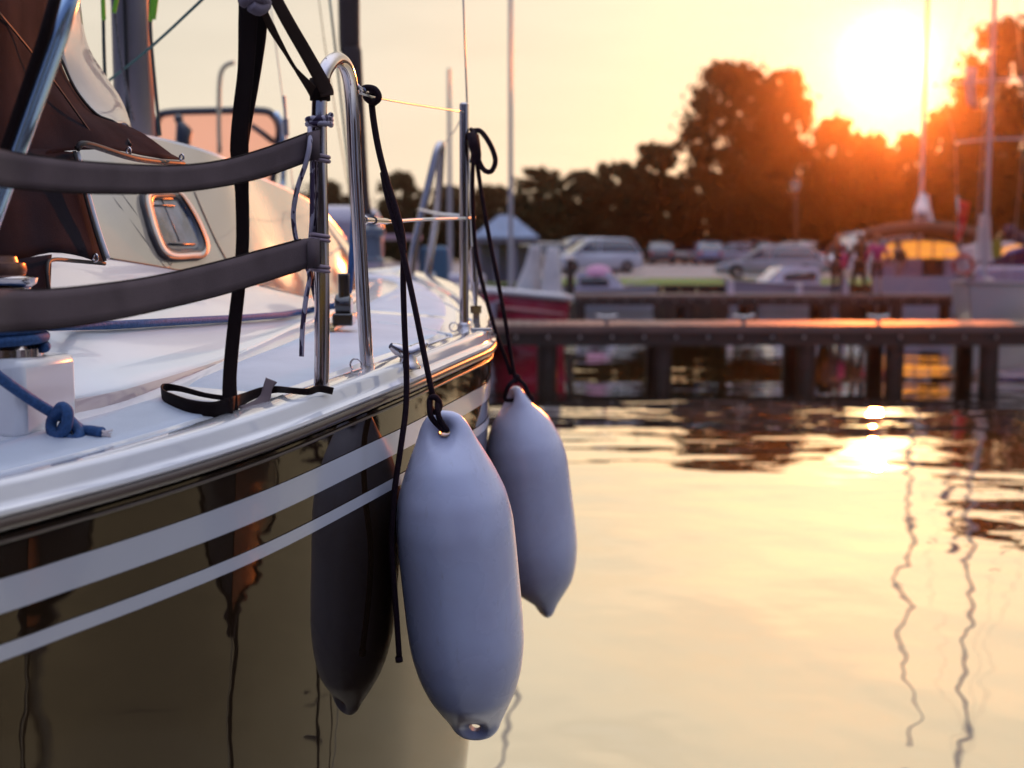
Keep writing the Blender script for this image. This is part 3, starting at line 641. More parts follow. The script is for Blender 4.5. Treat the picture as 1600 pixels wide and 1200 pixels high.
# spray hood
def patch(rows, name, m, par, solid=.002, k=5, wr=0, seed=0):
    rr = [crom(PP(r), k) for r in rows]; cols = [crom([r[i] for r in rr], k) for i in range(len(rr[0]))]
    secs = []
    for j in range(len(cols[0])):
        s_ = []
        for i in range(len(cols)):
            p = cols[i][j].copy()
            if wr: 
                nn = noise.noise(Vector((p.x*9, p.y*5, p.z*3.2+seed)))*wr+noise.noise(Vector((p.x*22+seed, p.y*12, p.z*6)))*wr*.4
                p += Vector((.5, -.8, .3))*nn
            s_.append(p)
        secs.append(s_)
    return MB().loft(secs).build(name, m, par, smooth=180, solid=solid)
hood = patch([[(-420, -160, 1.5), (-160, -150, 1.75), (0, -140, 2.0), (70, -130, 2.3), (118, -120, 2.5)],
              [(-420, 0, 1.5), (-160, 0, 1.75), (-10, 0, 1.95), (60, 0, 2.25), (96, 0, 2.5)],
              [(-420, 90, 1.5), (-160, 95, 1.75), (-10, 95, 1.95), (60, 92, 2.25), (92, 88, 2.45)],
              [(-420, 170, 1.5), (-160, 170, 1.75), (-10, 168, 1.95), (80, 160, 2.2), (140, 168, 2.45)],
              [(-420, 230, 1.5), (-160, 230, 1.75), (-10, 220, 1.95), (100, 205, 2.2), (205, 200, 2.5)],
              [(-420, 300, 1.5), (-160, 290, 1.75), (-10, 262, 1.95), (118, 236, 2.2), (286, 248, 2.62)]], 'sprayhood', canvas, yacht, wr=.02)
patch([[(-420, 255, 1.48), (-160, 250, 1.73), (-10, 236, 1.93), (60, 232, 2.08), (116, 236, 2.18)],
       [(-420, 340, 1.47), (-160, 330, 1.70), (-10, 320, 1.90), (65, 308, 2.05), (134, 308, 2.18)],
       [(-420, 430, 1.46), (-160, 425, 1.69), (-5, 415, 1.88), (80, 396, 2.02), (163, 410, 2.18)]], 'side_flap', canvas, hood, wr=.018, seed=3)
patch([[(-300, 405, 1.60), (-160, 415, 1.69), (-10, 410, 1.86), (40, 402, 1.93), (80, 398, 2.0)],
       [(-300, 520, 1.60), (-160, 520, 1.69), (-10, 500, 1.84), (40, 470, 1.90), (78, 452, 1.97)]], 'side_flap', canvas, hood, wr=.012, seed=5)
vin = mat('clear_vinyl', (.66, .66, .66), .12, coat=1, col2=(.46, .50, .54), noise_scale=4, bump=.004, bump_scale=5, transl=(.9, .82, .7, .45))
patch([[(99, -20, 2.55), (110, -20, 2.62), (122, -20, 2.7)], [(94, 60, 2.53), (112, 60, 2.62), (135, 66, 2.75)], [(106, 120, 2.55), (136, 118, 2.64), (163, 116, 2.8)], [(143, 172, 2.56), (165, 165, 2.66), (190, 158, 2.82)], [(180, 194, 2.58), (195, 192, 2.68), (207, 203, 2.84)]], 'clear_window', vin, hood, solid=.0012, wr=.006)
trim = mat('dark_trim', (.02, .013, .012), .6)
MB().tube(PP([(120, 233, 2.16), (135, 225, 2.18), (200, 245, 2.32), (240, 252, 2.45), (286, 256, 2.62)]), .006, 8, smooth=5).build('hem', trim, hood, smooth=180)
MB().tube(PP([(116, 236, 2.16), (134, 308, 2.16), (150, 365, 2.16), (164, 408, 2.16)]), .0035, 8, smooth=5).build('hem', trim, hood, smooth=180)
MB().tube(PP([(164, 412, 2.16), (120, 408, 2.1), (82, 406, 2.0), (74, 420, 1.96), (76, 452, 1.95)]), .0035, 8, smooth=5).build('hem', trim, hood, smooth=180)
MB().tube(PP([(121, 238, 2.17), (139, 308, 2.17), (154, 360, 2.17), (169, 404, 2.17)]), .0045, 8, smooth=5).build('white_piping', mat('white_piping', (.7, .7, .74), .5), hood, smooth=180)
MB().tube(PP([(-10, 10, 1.93), (43, 74, 2.1), (90, 135, 2.22), (156, 228, 2.3)]), .002, 6, smooth=4).build('hem', trim, hood, smooth=180)
MB().tube(PP([(94, 88, 2.43), (118, 140, 2.43), (150, 178, 2.45), (182, 193, 2.48), (204, 226, 2.42)]), .003, 6, smooth=4).build('hem', trim, hood, smooth=180)
for px, py, D in ((201, 236, 2.36), (284, 246, 2.58), (149, 403, 2.15)):
    MB().torus(P(px, py, D-.02), .0062, .0024, axis=(.2, 1, -.1), n=18, m=6, scale=(.7, 1)).build('eyelet', steel, hood, smooth=180)
m = MB(); m.tube(PP([(128, -60, 1.62), (92, 62, 1.64), (30, 232, 1.66), (-60, 480, 1.66), (-120, 640, 1.66)]), .0108, 16); m.build('hood_tube', mat('brushed_tube', (.40, .55, .72), .22, metal=1), yacht, smooth=180)
m = MB(); m.tube(PP([(103, -60, 1.66), (68, 62, 1.68), (10, 232, 1.70), (-80, 480, 1.70)]), .0085, 10); m.build('tube_sleeve', webdark, yacht, smooth=180)
# winch on its pedestal
wc = P(18, 500, 1.95)
ps, _n = hit(40, 640); pz0 = (ps.z if ps else 1.40)
m = MB(); top = P(40, 556, 1.93)
top = P(0, 556, 1.87); m.box((P(2, 600, 1.87).x, 1.885, (top.z+1.33)/2), (.155, .16, top.z-1.33), rz=R(-10)); m.build('winch_pedestal', gel, yacht, bevel=.014)
wx = Vector((P(0, 500, 1.87).x, 1.87, top.z))
m = MB(); m.lathe(wx, [(0, .062), (.012, .062), (.02, .046), (.07, .040), (.105, .047), (.112, .056), (.120, .058), (.124, .052)], 32); wi = m.build('winch', steel, yacht, smooth=40)
m = MB(); m.lathe(wx+Vector((0, 0, .124)), [(0, .040), (.008, .042), (.018, .040), (.02, .030), (.028, .028), (.03, .018)], 28); m.build('winch_cap', mat('bronze_cap', (.22, .12, .09), .3, metal=.8), wi, smooth=40)
# mast, boom gear and standing rigging
mbp = W3(.78, 0, 0)
m = MB(); secs = []
for z in (1.55, 2.5, 5, 8, 11.5):
    secs.append([Vector((P(208, 100, 3.84).x+.058*math.cos(a), 3.84+.085*math.sin(a), z)) for a in [2*math.pi*k/20 for k in range(20)]])
mast = m.loft(secs, closed=True, caps=True).build('mast', mastm, yacht, smooth=180)
m = MB(); m.box((P(197, 100, 3.75).x, 3.755, 5.5), (.010, .008, 8)); m.build('mast_track', blackm, mast, bevel=.001)
m = MB(); m.tube(PP([(540, -900, 5.2), (545, 0, 6.0), (549, 80, 6.07), (557, 200, 6.15), (566, 300, 6.3), (572, 335, 6.3)]), [.055, .052, .05, .045, .035, .03], 14, smooth=4)
fs_ = m.build('furled_headsail', mat('dark_sail_cover', (.028, .018, .020), .8, bump=.01, bump_scale=7), yacht, smooth=180)
m = MB(); m.lathe(P(583, 410, 6.35), [(0, .05), (.02, .06), (.03, .05), (.13, .045), (.14, .065), (.17, .065), (.19, .03), (.25, .02)], 20); m.build('furling_drum', mat('drum_blue', (.08, .10, .14), .35), fs_, smooth=40)
def wires(lst, r, name, m_): 
    mm = MB()
    for q in lst: mm.tube(PP(q), r, 6, smooth=3)
    return mm.build(name, m_, yacht, smooth=180)
wires([[(497, -10, 5.2), (512, 100, 5.2), (545, 300, 5.3), (556, 380, 5.4)]], .0022, 'stay_wire', mat('tan_wire', (.35, .25, .12), .5))
wires([[(514, -10, 5.0), (530, 130, 5.0), (548, 300, 5.0), (556, 420, 5.0)]], .0048, 'green_halyard', mat('green_cord', (.02, .09, .09), .6))
wires([[(420, -10, 4.6), (436, 110, 4.6), (447, 200, 4.6), (462, 330, 4.6)]], .0022, 'stay_wire', wire)
m = MB(); m.tube(PP([(444, 150, 4.6), (446, 186, 4.6)]), .006, 8); m.tube(PP([(446, 186, 4.6), (447, 212, 4.6)]), .012, 8); m.build('turnbuckle', steel, yacht, smooth=60)
grn = mat('green_dark_rope', (.025, .05, .05), .7, noise_amt=.6, noise_scale=200); gw = mat('grey_fleck_rope', (.12, .12, .14), .7, noise_amt=.6, noise_scale=150)
lime = mat('lime_cover', (.16, .42, .02), .55)
for l_, r_, m_ in (([(161, -20, 3.5), (162, 60, 3.5), (164, 120, 3.5)], .0052, grn), ([(175, -20, 3.6), (186, 80, 3.6), (200, 150, 3.62), (209, 190, 3.65)], .0042, gw), ([(234, -10, 3.65), (236, 60, 3.65), (243, 140, 3.65), (250, 212, 3.65)], .0052, grn)):
    MB().tube(PP(l_), r_, 8, smooth=4).build('halyard', m_, mast, smooth=180)
for l_ in ([(160, -20, 3.48), (161, 0, 3.48), (162, 31, 3.48)], [(185, -20, 3.55), (182, 0, 3.55), (178, 20, 3.55)], [(240, -20, 3.6), (238, 5, 3.6), (235, 33, 3.6)], [(246, -20, 3.58), (244, 0, 3.58), (240, 30, 3.58)]):
    MB().tube(PP(l_), .0066, 8, smooth=4).build('halyard_sleeve', lime, mast, smooth=180)
MB().tube(PP([(330, -14, 3.3), (240, 70, 3.5), (170, 126, 3.7)]), .0040, 8, smooth=3).build('vang_line', mat('green_cord'), mast, smooth=180)
m = MB(); m.tube(PP([(-700, -420, 2.1), (0, -190, 3.2), (205, -110, 3.78)]), .06, 14); m.build('boom', mastm, yacht, smooth=180)

# ---------------------------------------------------------------- loose gear on the yacht
def H_(px, py, l=.01):
    p, nn = hit(px, py, l); return P(px, py, 2.5) if p is None else p
rp_ = tag(MB().tube([wx+Vector((.064*math.cos(a)*(1+.02*math.sin(a*.5)), .064*math.sin(a), .012+a*.0026)) for a in [i*.25 for i in range(102)]]+[wx+Vector((.068, .02, .045))]+[H_(x, y, .011) for x, y in ((120, 517), (170, 516), (220, 513), (300, 508), (380, 503), (440, 498), (500, 488))]+PP([(532, 476, 2.98), (545, 455, 3.0), (550, 400, 3.0), (555, 300, 3.0), (556, 180, 3.0)]), .0082, 12).build('blue_sheet_rope', ropeblue, smooth=180),
          'long blue braided rope wound round the winch and led forward through the black block', 'rope', 'ropes on the yacht')
# second blue tail with a figure-of-eight knot
m = MB(); kp = P(98, 662, 1.66)
tail = PP([(-120, 500, 1.70), (0, 590, 1.76), (50, 625, 1.80), (84, 646, 1.82)])
K = lambda dx, dy, dd: P(98+dx, 662+dy, 1.815+dd)
knot = [K(-12, -14, 0), K(-2, -26, -.012), K(8, -18, -.018), K(4, 8, -.016), K(-8, 22, -.01), K(-18, 8, .004), K(-14, -10, .012), K(4, -10, .016), K(20, 4, .008), K(26, 18, -.006), K(14, 28, -.014), K(0, 14, -.002), K(4, 0, .018), K(18, 2, .020), K(30, 10, .014)]
m.tube(tail+knot+PP([(140, 673, 1.82), (160, 676, 1.81)]), .0085, 10, smooth=5)
kr = m.build('blue_knotted_rope', ropeblue, smooth=180); tag(kr, 'short blue rope tail ending in a knot above the side deck', 'rope', 'ropes on the yacht')
m = MB(); r0 = P(160, 676, 1.81)
for i in range(26):
    d = Vector((1, rnd.uniform(-.3, .3), rnd.uniform(-.5, .35))).normalized()*rnd.uniform(.010, .016); m.tube([r0+Vector((0, rnd.uniform(-.003, .003), rnd.uniform(-.004, .004))), r0+d], [.0012, .0005], 4)
m.build('frayed_end', mat('frayed_fibre', (.7, .60, .58), .9), kr)
# flecked cord lashed on the arch
fl = mat('flecked_cord', (.42, .38, .46), .7)
n = fl.node_tree.nodes; l = fl.node_tree.links; wv = n.new('ShaderNodeTexVoronoi'); wv.inputs['Scale'].default_value = 150; tcn = n.new('ShaderNodeTexCoord'); mpn = n.new('ShaderNodeMapping'); mpn.inputs['Scale'].default_value = (1, 1, .45)
l.new(tcn.outputs['Object'], mpn.inputs[0]); l.new(mpn.outputs[0], wv.inputs['Vector'])
r_ = n.new('ShaderNodeValToRGB'); r_.color_ramp.interpolation = 'CONSTANT'; r_.color_ramp.elements[0].color = (.03, .015, .05, 1); r_.color_ramp.elements[1].position = .42; r_.color_ramp.elements[1].color = (.42, .38, .46, 1)
sx = n.new('ShaderNodeSeparateColor'); l.new(wv.outputs['Color'], sx.inputs[0]); l.new(sx.outputs[0], r_.inputs[0]); l.new(r_.outputs[0], n['Principled BSDF'].inputs['Base Color'])
m = MB(); q = P(499, 193, 2.10)
m.tube([q+Vector((.0195*math.cos(a), .0195*math.sin(a), .012-a*.0012+.002*math.cos(a))) for a in [i*.3 for i in range(44)]], .0052, 8)
m.tube(PP([(484, 200, 2.08), (484, 225, 2.06), (478, 255, 2.06), (466, 290, 2.07), (459, 325, 2.08), (459, 350, 2.09), (464, 378, 2.10), (476, 410, 2.12), (484, 432, 2.10), (479, 460, 2.09), (473, 510, 2.09), (471, 557, 2.09)]), .0043, 8, smooth=5)
m.tube(PP([(490, 205, 2.08), (488, 250, 2.075), (488, 300, 2.08), (487, 350, 2.09), (484, 400, 2.12), (488, 440, 2.11), (494, 470, 2.11)]), .0043, 8, smooth=5)
tag(m.build('flecked_lashing_cord', fl, smooth=180), 'white cord with dark flecks wrapped round the arched rail and hanging down', 'cord', 'ropes on the yacht')
# black webbing tether
bt = empty('black_webbing_tether', P(358, 640, 1.98), 'black webbing strap hanging from the top and looped on the toe rail', 'strap')
flat_strap([(388, -30, 2.0), (387, 40, 2.0), (384, 110, 2.0), (377, 175, 2.0), (374, 235, 2.0), (378, 300, 2.0), (379, 380, 2.0), (373, 450, 1.99), (365, 520, 1.98), (359, 590, 1.97), (360, 646, 1.95)], [.030, .030, .026, .027, .030, .022, .021, .021, .022, .022, .026]).build('hanging_strap', webdark, bt, solid=.003, smooth=180)
flat_strap([(410, -10, 2.02), (404, 60, 2.02), (396, 130, 2.02), (387, 190, 2.01), (380, 250, 2.01)], [.024, .024, .018, .014, .010]).build('hanging_strap', webdark, bt, solid=.003, smooth=180)
m = MB().tube(PP([(380, 2, 1.98), (400, -6, 1.96), (414, 4, 1.98), (405, 14, 1.97), (392, 8, 1.96)]), .011, 10, smooth=4); m.build('strap_knot', mat('lilac_knot', (.22, .18, .22), .8), bt, smooth=180)
Uz = Vector((0, 0, 1))
flat_strap([H_(x, y, .012) for x, y in ((362, 646), (335, 652), (300, 648), (270, 637), (254, 626), (258, 616), (282, 618), (320, 628), (360, 634))], [.028, .028, .026, .024, .018, .014, .010, .008, .008], side=(0, -.2, 1)).build('deck_loop', webdark, bt, solid=.003, smooth=180)
flat_strap([H_(x, y, .012) for x, y in ((362, 645), (385, 632), (410, 622), (432, 619), (455, 621), (478, 622), (495, 617), (512, 616))], [.026, .018, .015, .012, .010, .011, .012, .012], side=(0, -.2, 1)).build('deck_loop', webdark, bt, solid=.003, smooth=180)
flat_strap([(383, 645, 1.96), (402, 636, 1.98), (414, 622, 2.0), (418, 606, 2.01), (424, 594, 2.02)], [.032, .028, .018, .015, .020], side=(.9, 0, -.35)).build('grey_tail', webbing, bt, solid=.003, smooth=180)
sb = empty('brown_webbing_strap', P(510, 150, 2.08), 'brown webbing strap running down to the top of the arched gate rail', 'strap')
flat_strap([(421, -20, 2.0), (450, 34, 2.02), (480, 86, 2.05), (508, 137, 2.07), (511, 150, 2.07)], [.020, .021, .022, .023, .022], side=(.85, 0, .5)).build('taut_length', webbrown, sb, solid=.0025, smooth=180)
flat_strap([(411, 15, 2.0), (425, 45, 2.02), (446, 82, 2.05), (462, 108, 2.07), (482, 133, 2.08), (494, 148, 2.09)], [.012, .013, .007, .006, .015, .022], side=(.85, 0, .5)).build('twisted_length', webbrown, sb, solid=.0025, smooth=180)
q = P(500, 140, 2.10)
MB().loft([[q+Vector((.0165*math.cos(a), .0165*math.sin(a), z)) for a in [2*math.pi*k/20 for k in range(20)]] for z in (-.018, 0, .018)], closed=True).build('rail_wrap', webdark, sb, solid=.002, smooth=180)

# ---------------------------------------------------------------- fenders
def fender(name, top, bot, rad, flat_dir, label, hole_bottom=True):
    T_, B_ = top, bot; Lf = (T_-B_).length; ax = (T_-B_).normalized()
    fd = (flat_dir-ax*flat_dir.dot(ax)).normalized(); sd = ax.cross(fd)
    prof = fn([(0, 0.0), (.005, .16), (.018, .29), (.045, .40), (.08, .49), (.13, .63), (.19, .79), (.26, .93), (.34, .992), (.42, 1.0), (.60, 1.0), (.68, .985), (.76, .915), (.83, .79), (.89, .62), (.94, .46), (.965, .39), (.985, .28), (.995, .15), (1, 0)])
    nn, mm = 72, 150; V = []; F = []
    ts = [.5-.5*math.cos(math.pi*i/mm) for i in range(mm+1)]
    for t in ts:
        r = max(prof(t), .0)*rad
        e = 1-min(1, min(t, 1-t)/.16); fl_ = 1-.50*sm(e, 0, 1)         # lugs are flattened front to back
        for k in range(nn):
            a = 2*math.pi*k/nn; x, y = r*math.cos(a), r*math.sin(a)*fl_
            z = .5*Lf-t*Lf
            for hz_ in (.5*Lf-.058*Lf, -.5*Lf+.052*Lf):                  # dimple round each eye
                dd = math.hypot(x, z-hz_); y -= (1 if y > 0 else -1)*min(abs(y)*.72, .024*math.exp(-(dd/.021)**2)) if abs(y) > 1e-6 else 0
            V.append(Vector((x, y, z)))
    for i in range(mm):
        for k in range(nn): F.append((i*nn+k, (i+1)*nn+k, (i+1)*nn+(k+1) % nn, i*nn+(k+1) % nn))
    me = bpy.data.meshes.new('tmp'); me.from_pydata(V, [], F); bm = bmesh.new(); bm.from_mesh(me)
    bmesh.ops.remove_doubles(bm, verts=bm.verts, dist=2e-5); bmesh.ops.recalc_face_normals(bm, faces=bm.faces); bm.to_mesh(me); bm.free()
    ob = bpy.data.objects.new('tmp', me); C.objects.link(ob)
    cb = MB()
    for hz_ in (.5*Lf-.058*Lf, -.5*Lf+.052*Lf): cb.lathe((0, -.2, hz_), [(0, .0115), (.4, .0115)], 24, axis=(0, 1, 0))
    co = cb.build('cutter', None); md = ob.modifiers.new('b', 'BOOLEAN'); md.operation = 'DIFFERENCE'; md.solver = 'EXACT'; md.object = co
    dg = bpy.context.evaluated_depsgraph_get(); me2 = bpy.data.meshes.new_from_object(ob.evaluated_get(dg)); bpy.data.objects.remove(ob); bpy.data.objects.remove(co)
    Mx = Matrix((sd, -fd, ax)).transposed()
    if Mx.determinant() < 0: Mx = Matrix((-sd, -fd, ax)).transposed()
    root = empty(name, T_, label, 'fender', 'fenders hanging over the side'); cen_ = (T_+B_)/2-T_
    for vv in me2.vertices: vv.co = cen_+Mx@vv.co
    me2.polygons.foreach_set('use_smooth', [True]*len(me2.polygons)); me2.set_sharp_from_angle(angle=R(50)); me2.materials.clear(); me2.materials.append(fenderm)
    b = bpy.data.objects.new('body', me2); C.objects.link(b); b.parent = root
    eye = (T_+B_)/2+Mx@Vector((0, 0, .5*Lf-.058*Lf))
    return root, eye
f1, eye1 = fender('boat_fender', P(692, 641, 2.26), P(746, 1157, 2.34), .1135, Vector((-.12, -1, 0)), 'white inflatable fender nearest the camera with a moulded eye at each end')
f2, eye2 = fender('boat_fender', P(806, 603, 3.30), P(853, 964, 3.36), .116, Vector((-1, -.35, 0)), 'white inflatable fender farther forward, half hidden behind the nearer fender')
# line of the near fender: knot on the lifeline, line down, long tail
m = MB(); kn = P(579, 150, 2.33)
m.tube(PP([(566, 142, 2.33), (572, 137, 2.32), (586, 140, 2.31), (592, 152, 2.31), (584, 160, 2.32), (572, 152, 2.33), (578, 143, 2.34), (588, 150, 2.35), (584, 162, 2.34)]), .0062, 10, smooth=4)
m.tube([P(580, 155, 2.33)]+PP([(584, 190, 2.32), (592, 235, 2.31), (605, 285, 2.30), (618, 325, 2.29), (627, 360, 2.28), (631, 395, 2.27)]), .0062, 10, smooth=5)
m.tube(PP([(598, 270, 2.32), (606, 310, 2.30), (622, 365, 2.28), (634, 415, 2.26), (648, 480, 2.25), (664, 560, 2.24), (676, 618, 2.235)]), .0055, 10, smooth=5)
m.tube(PP([(631, 390, 2.27), (630, 440, 2.27), (632, 510, 2.26), (635, 580, 2.255), (634, 640, 2.24), (626, 700, 2.22), (615, 780, 2.22), (612, 860, 2.24), (618, 940, 2.25), (624, 1030, 2.25)]), .0056, 10, smooth=5)
m.tube(PP([(623, 1026, 2.25), (624, 1034, 2.25)]), .0072, 10)
hy = P(679, 632, 2.225)
m.torus(hy, .012, .0058, axis=(.2, .9, .3), n=18, m=8, scale=(.8, 1.3))
for dx in (-7, 5): m.tube([P(679+dx, 622, 2.225), P(680+dx, 650, 2.215), eye1+Vector((dx*.0007, -.022, .006)), eye1+Vector((dx*.0005, .012, 0))], .0055, 8, smooth=4)
m.build('fender_line', ropedark, f1, smooth=180)
m = MB()
m.tube(PP([(741, 204, 3.16), (752, 206, 3.14), (766, 226, 3.13), (774, 250, 3.13), (768, 267, 3.13), (757, 266, 3.13), (748, 250, 3.14), (747, 230, 3.15), (744, 210, 3.15)]), .0068, 9, smooth=5)
m.tube(PP([(736, 202, 3.15), (742, 212, 3.12), (740, 230, 3.13), (738, 300, 3.16), (741, 370, 3.18), (746, 410, 3.2), (758, 460, 3.22), (775, 520, 3.25), (790, 560, 3.27), (798, 585, 3.28)]), .0058, 9, smooth=5)
m.tube(PP([(742, 205, 3.13), (745, 250, 3.14), (752, 300, 3.16), (765, 375, 3.19), (778, 440, 3.22), (791, 510, 3.25), (799, 560, 3.27), (806, 598, 3.28)]), .0058, 9, smooth=5)
m.tube(PP([(738, 212, 3.13), (740, 225, 3.11), (744, 240, 3.13), (742, 255, 3.14)]), .014, 9, smooth=4)
e = eye2; tp = P(808, 590, 3.28)
m.tube([tp, P(795, 602, 3.26), P(789, 618, 3.27), e+Vector((-.03, -.01, 0)), e, e+Vector((.04, 0, .0)), P(826, 615, 3.29), P(820, 602, 3.28), tp], .0058, 9, smooth=4)
m.sphere(tp, .010, 10); m.build('fender_line', ropedark, f2, smooth=180)
# ---------------------------------------------------------------- docks
def dock(name, x0, x1, y0, y1, ztop, thick, pile_x, label, seed, pr=.14):
    d = empty(name, ((x0+x1)/2, y0, 0), label, 'dock'); r = random.Random(seed)
    m = MB(); x = x0
    while x < x1:
        w_ = .142; m.box((x+w_/2, (y0+y1)/2+r.uniform(-.01, .01), ztop-.02+r.uniform(-.003, .003)), (w_, y1-y0+.06, .04)); x += .155
    m.build('deck_planks', wood_t, d, bevel=0)
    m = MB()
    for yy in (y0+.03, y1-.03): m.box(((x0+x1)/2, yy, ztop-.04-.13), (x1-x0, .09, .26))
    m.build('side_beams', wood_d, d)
    m = MB(); m.box(((x0+x1)/2, y0-.045, ztop-.055), (x1-x0, .05, .10)); m.build('rubbing_board', wood_t, d)
    m = MB(); x = x0+.3
    while x < x1: m.box((x, y0-.075, ztop-.17), (.035, .02, .05)); x += .47
    m.build('bolts', steel_d, d)
    for px_ in pile_x:
        for yy in (y0+.22, y1-.22):
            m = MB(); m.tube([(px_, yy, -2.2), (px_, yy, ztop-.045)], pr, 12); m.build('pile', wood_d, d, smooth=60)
    return d
def pX(px, D): return (px-800)/FPX*D
near = dock('near_dock', -4.0, 26.0, 17.9, 19.35, .66, .3, [pX(x, 18.1) for x in (560, 856, 1036, 1262, 1400, 1548, 1760, 1990, 2300, 2700)], 'long timber dock crossing the view nearest the camera', 1, .14)
fard = dock('far_dock', 1.6, 13.4, 35.3, 37.0, .62, .3, [pX(x, 35.5) for x in (905, 1075, 1175, 1290, 1400, 1500)], 'farther timber dock where three people stand', 2, .18)
for i, (px_, lb_) in enumerate(((948, 'steel mooring cleat on the near dock right of the dark mooring post'), (1162, 'steel mooring cleat on the near dock below the white speedboat'), (1372, 'steel mooring cleat on the near dock below the person in magenta'))):
    c0 = Vector((pX(px_, 18.1), 18.1, .662)); e = empty('dock_cleat', c0, lb_, 'cleat', 'mooring cleats on the near dock')
    MB().tube([c0, c0+Vector((0, 0, .11))], .035, 8).build('stem', steel_d, e, smooth=60); MB().tube([c0+Vector((-.16, 0, .13)), c0+Vector((-.05, 0, .11)), c0+Vector((.05, 0, .11)), c0+Vector((.16, 0, .13))], .025, 8, smooth=3).build('horn', steel_d, e, smooth=60)
# mooring posts standing on the far side of the near dock and on the far dock
def post(px, y0, y1, D, r, m_, label, nm='mooring_post'):
    a = P(px, y0, D); b = P(px, y1, D); e = empty(nm, (b.x, b.y, b.z), label, 'post', 'mooring posts along the docks')
    MB().tube([b, a], [r*1.04, r*.96], 14).build('shaft', m_, e, smooth=60)
    MB().lathe(a, [(-.02, r*1.12), (.02, r*1.15), (.06, r*.8), (.07, r*.2)], 14).build('cap', mat('pale_post_cap', (.55, .42, .38), .5), e, smooth=50)
white_p = mat('pale_post_paint', (.62, .52, .58), .5)
post(891, 405, 505, 26, .085, wood_d, 'dark mooring post with a pale cap between the red boat and the small white runabout')
post(1142, 440, 466, 36.2, .09, white_p, 'short pale post on the far dock at the bow of the white speedboat')
post(1249, 446, 466, 36.2, .09, white_p, 'short pale post on the far dock near the stern of the white speedboat')
post(1320, 436, 466, 36.2, .11, white_p, 'pale post on the far dock between the pink bag and the person in dark clothes')
post(1545, 438, 476, 30.5, .10, mat('red_brown_post', (.12, .04, .03), .6), 'reddish brown post in front of the boats at the right edge')
dock('rear_dock', 1.1, 3.4, -9, -1.2, .55, .3, [1.3, 3.2], 'timber dock on which the camera stands', 3, .12)
# ---------------------------------------------------------------- generic boat pieces
def boat_hull(L_, B_, F_, sheer=.3, draft=.4, transom=.75, full=.55, dbl=False):
    """sections stern (x=-L/2) to bow (x=L/2); returns hull, deck and rub rail shapes"""
    secs = []; dk = []; n_ = 22; rub = []
    for i in range(n_+1):
        t = i/n_; x = -L_/2+L_*t
        b = B_/2*((transom+(1-transom)*math.sin(min(t/.5, 1)*math.pi/2)) if t < .5 else (1-((t-.5)/.5)**2.3))
        if dbl and t < .5: b = B_/2*(1-((.5-t)/.5)**3.2)
        z = F_*(1+sheer*(t**2)); dr = draft*(1-.9*t**3)
        b = max(b, .012); half = [(b, z), (b*.97, z*.6), (b*.88, z*.1), (b*.6, -dr*.6), (0, -dr)]
        xo = lambda zz: x+(zz/F_)*.10*L_*t**4*.5
        secs.append([Vector((xo(zz), yy, zz)) for yy, zz in half]+[Vector((xo(zz), -yy, zz)) for yy, zz in reversed(half[:-1])])
        dk.append([Vector((xo(z), b*.96*s_, z-.03+.04*(1-s_*s_))) for s_ in (1, .5, 0, -.5, -1)]); rub.append((xo(z), b, z))
    h = MB().loft(secs); h.f.append(tuple(range(len(secs[0]))))
    d = MB().loft(dk); r_ = MB()
    r_.tube([Vector((x, b+.01, z)) for x, b, z in rub], .035+.03*dbl, 8); r_.tube([Vector((x, -b-.01, z)) for x, b, z in rub], .035+.03*dbl, 8)
    return h, d, r_
wh = mat('boat_white', (.38, .33, .40), .25, coat=.5, noise_amt=.08, noise_scale=2); glassd = mat('dark_window', (.02, .02, .025), .06, coat=1)
glow = mat('amber_sunset_pane', (.6, .25, .06), .3, emit=(1, .36, .06, .9))  # unlit panes; the sunset coming through them is imitated with emission
clothw = mat('pale_sailcloth', (.62, .58, .60), .8, bump=.02, bump_scale=4, noise_amt=.15, noise_scale=3, transl=(.7, .55, .5, .25))
alum = mat('mast_alloy', (.40, .37, .40), .35, metal=.4)
def place(o, loc, rz): o.location = loc; o.rotation_euler.z = rz; return o
def drape(c, h, r0, seed, lean=(0, 0)):
    r = random.Random(seed); secs = []
    for i in range(11):
        t = i/10; rr = r0*(1-.62*t)*(1+.12*math.sin(5*t+seed)); secs.append([Vector((c[0]+lean[0]*t+rr*(1+.18*math.sin(3*a+seed+t*2)+.08*math.sin(7*a))*math.cos(a), c[1]+lean[1]*t+rr*(1+.15*math.sin(4*a+seed))*math.sin(a), c[2]+h*t)) for a in [2*math.pi*k/18 for k in range(18)]])
    return MB().loft(secs, closed=True, caps=True)
def mast_set(par, x, h, r, z0, spread=(), boom=None, rake=0):
    m = MB(); m.tube([(x, 0, z0), (x-rake*h, 0, z0+h)], [r, r*.7], 12); mo = m.build('mast', alum, par, local=True, smooth=60)
    for zz, ww in spread: MB().tube([(x-rake*zz, -ww, z0+zz-.04), (x-rake*zz, 0, z0+zz), (x-rake*zz, ww, z0+zz-.04)], r*.33, 6).build('spreader', alum, mo, local=True)
    return mo
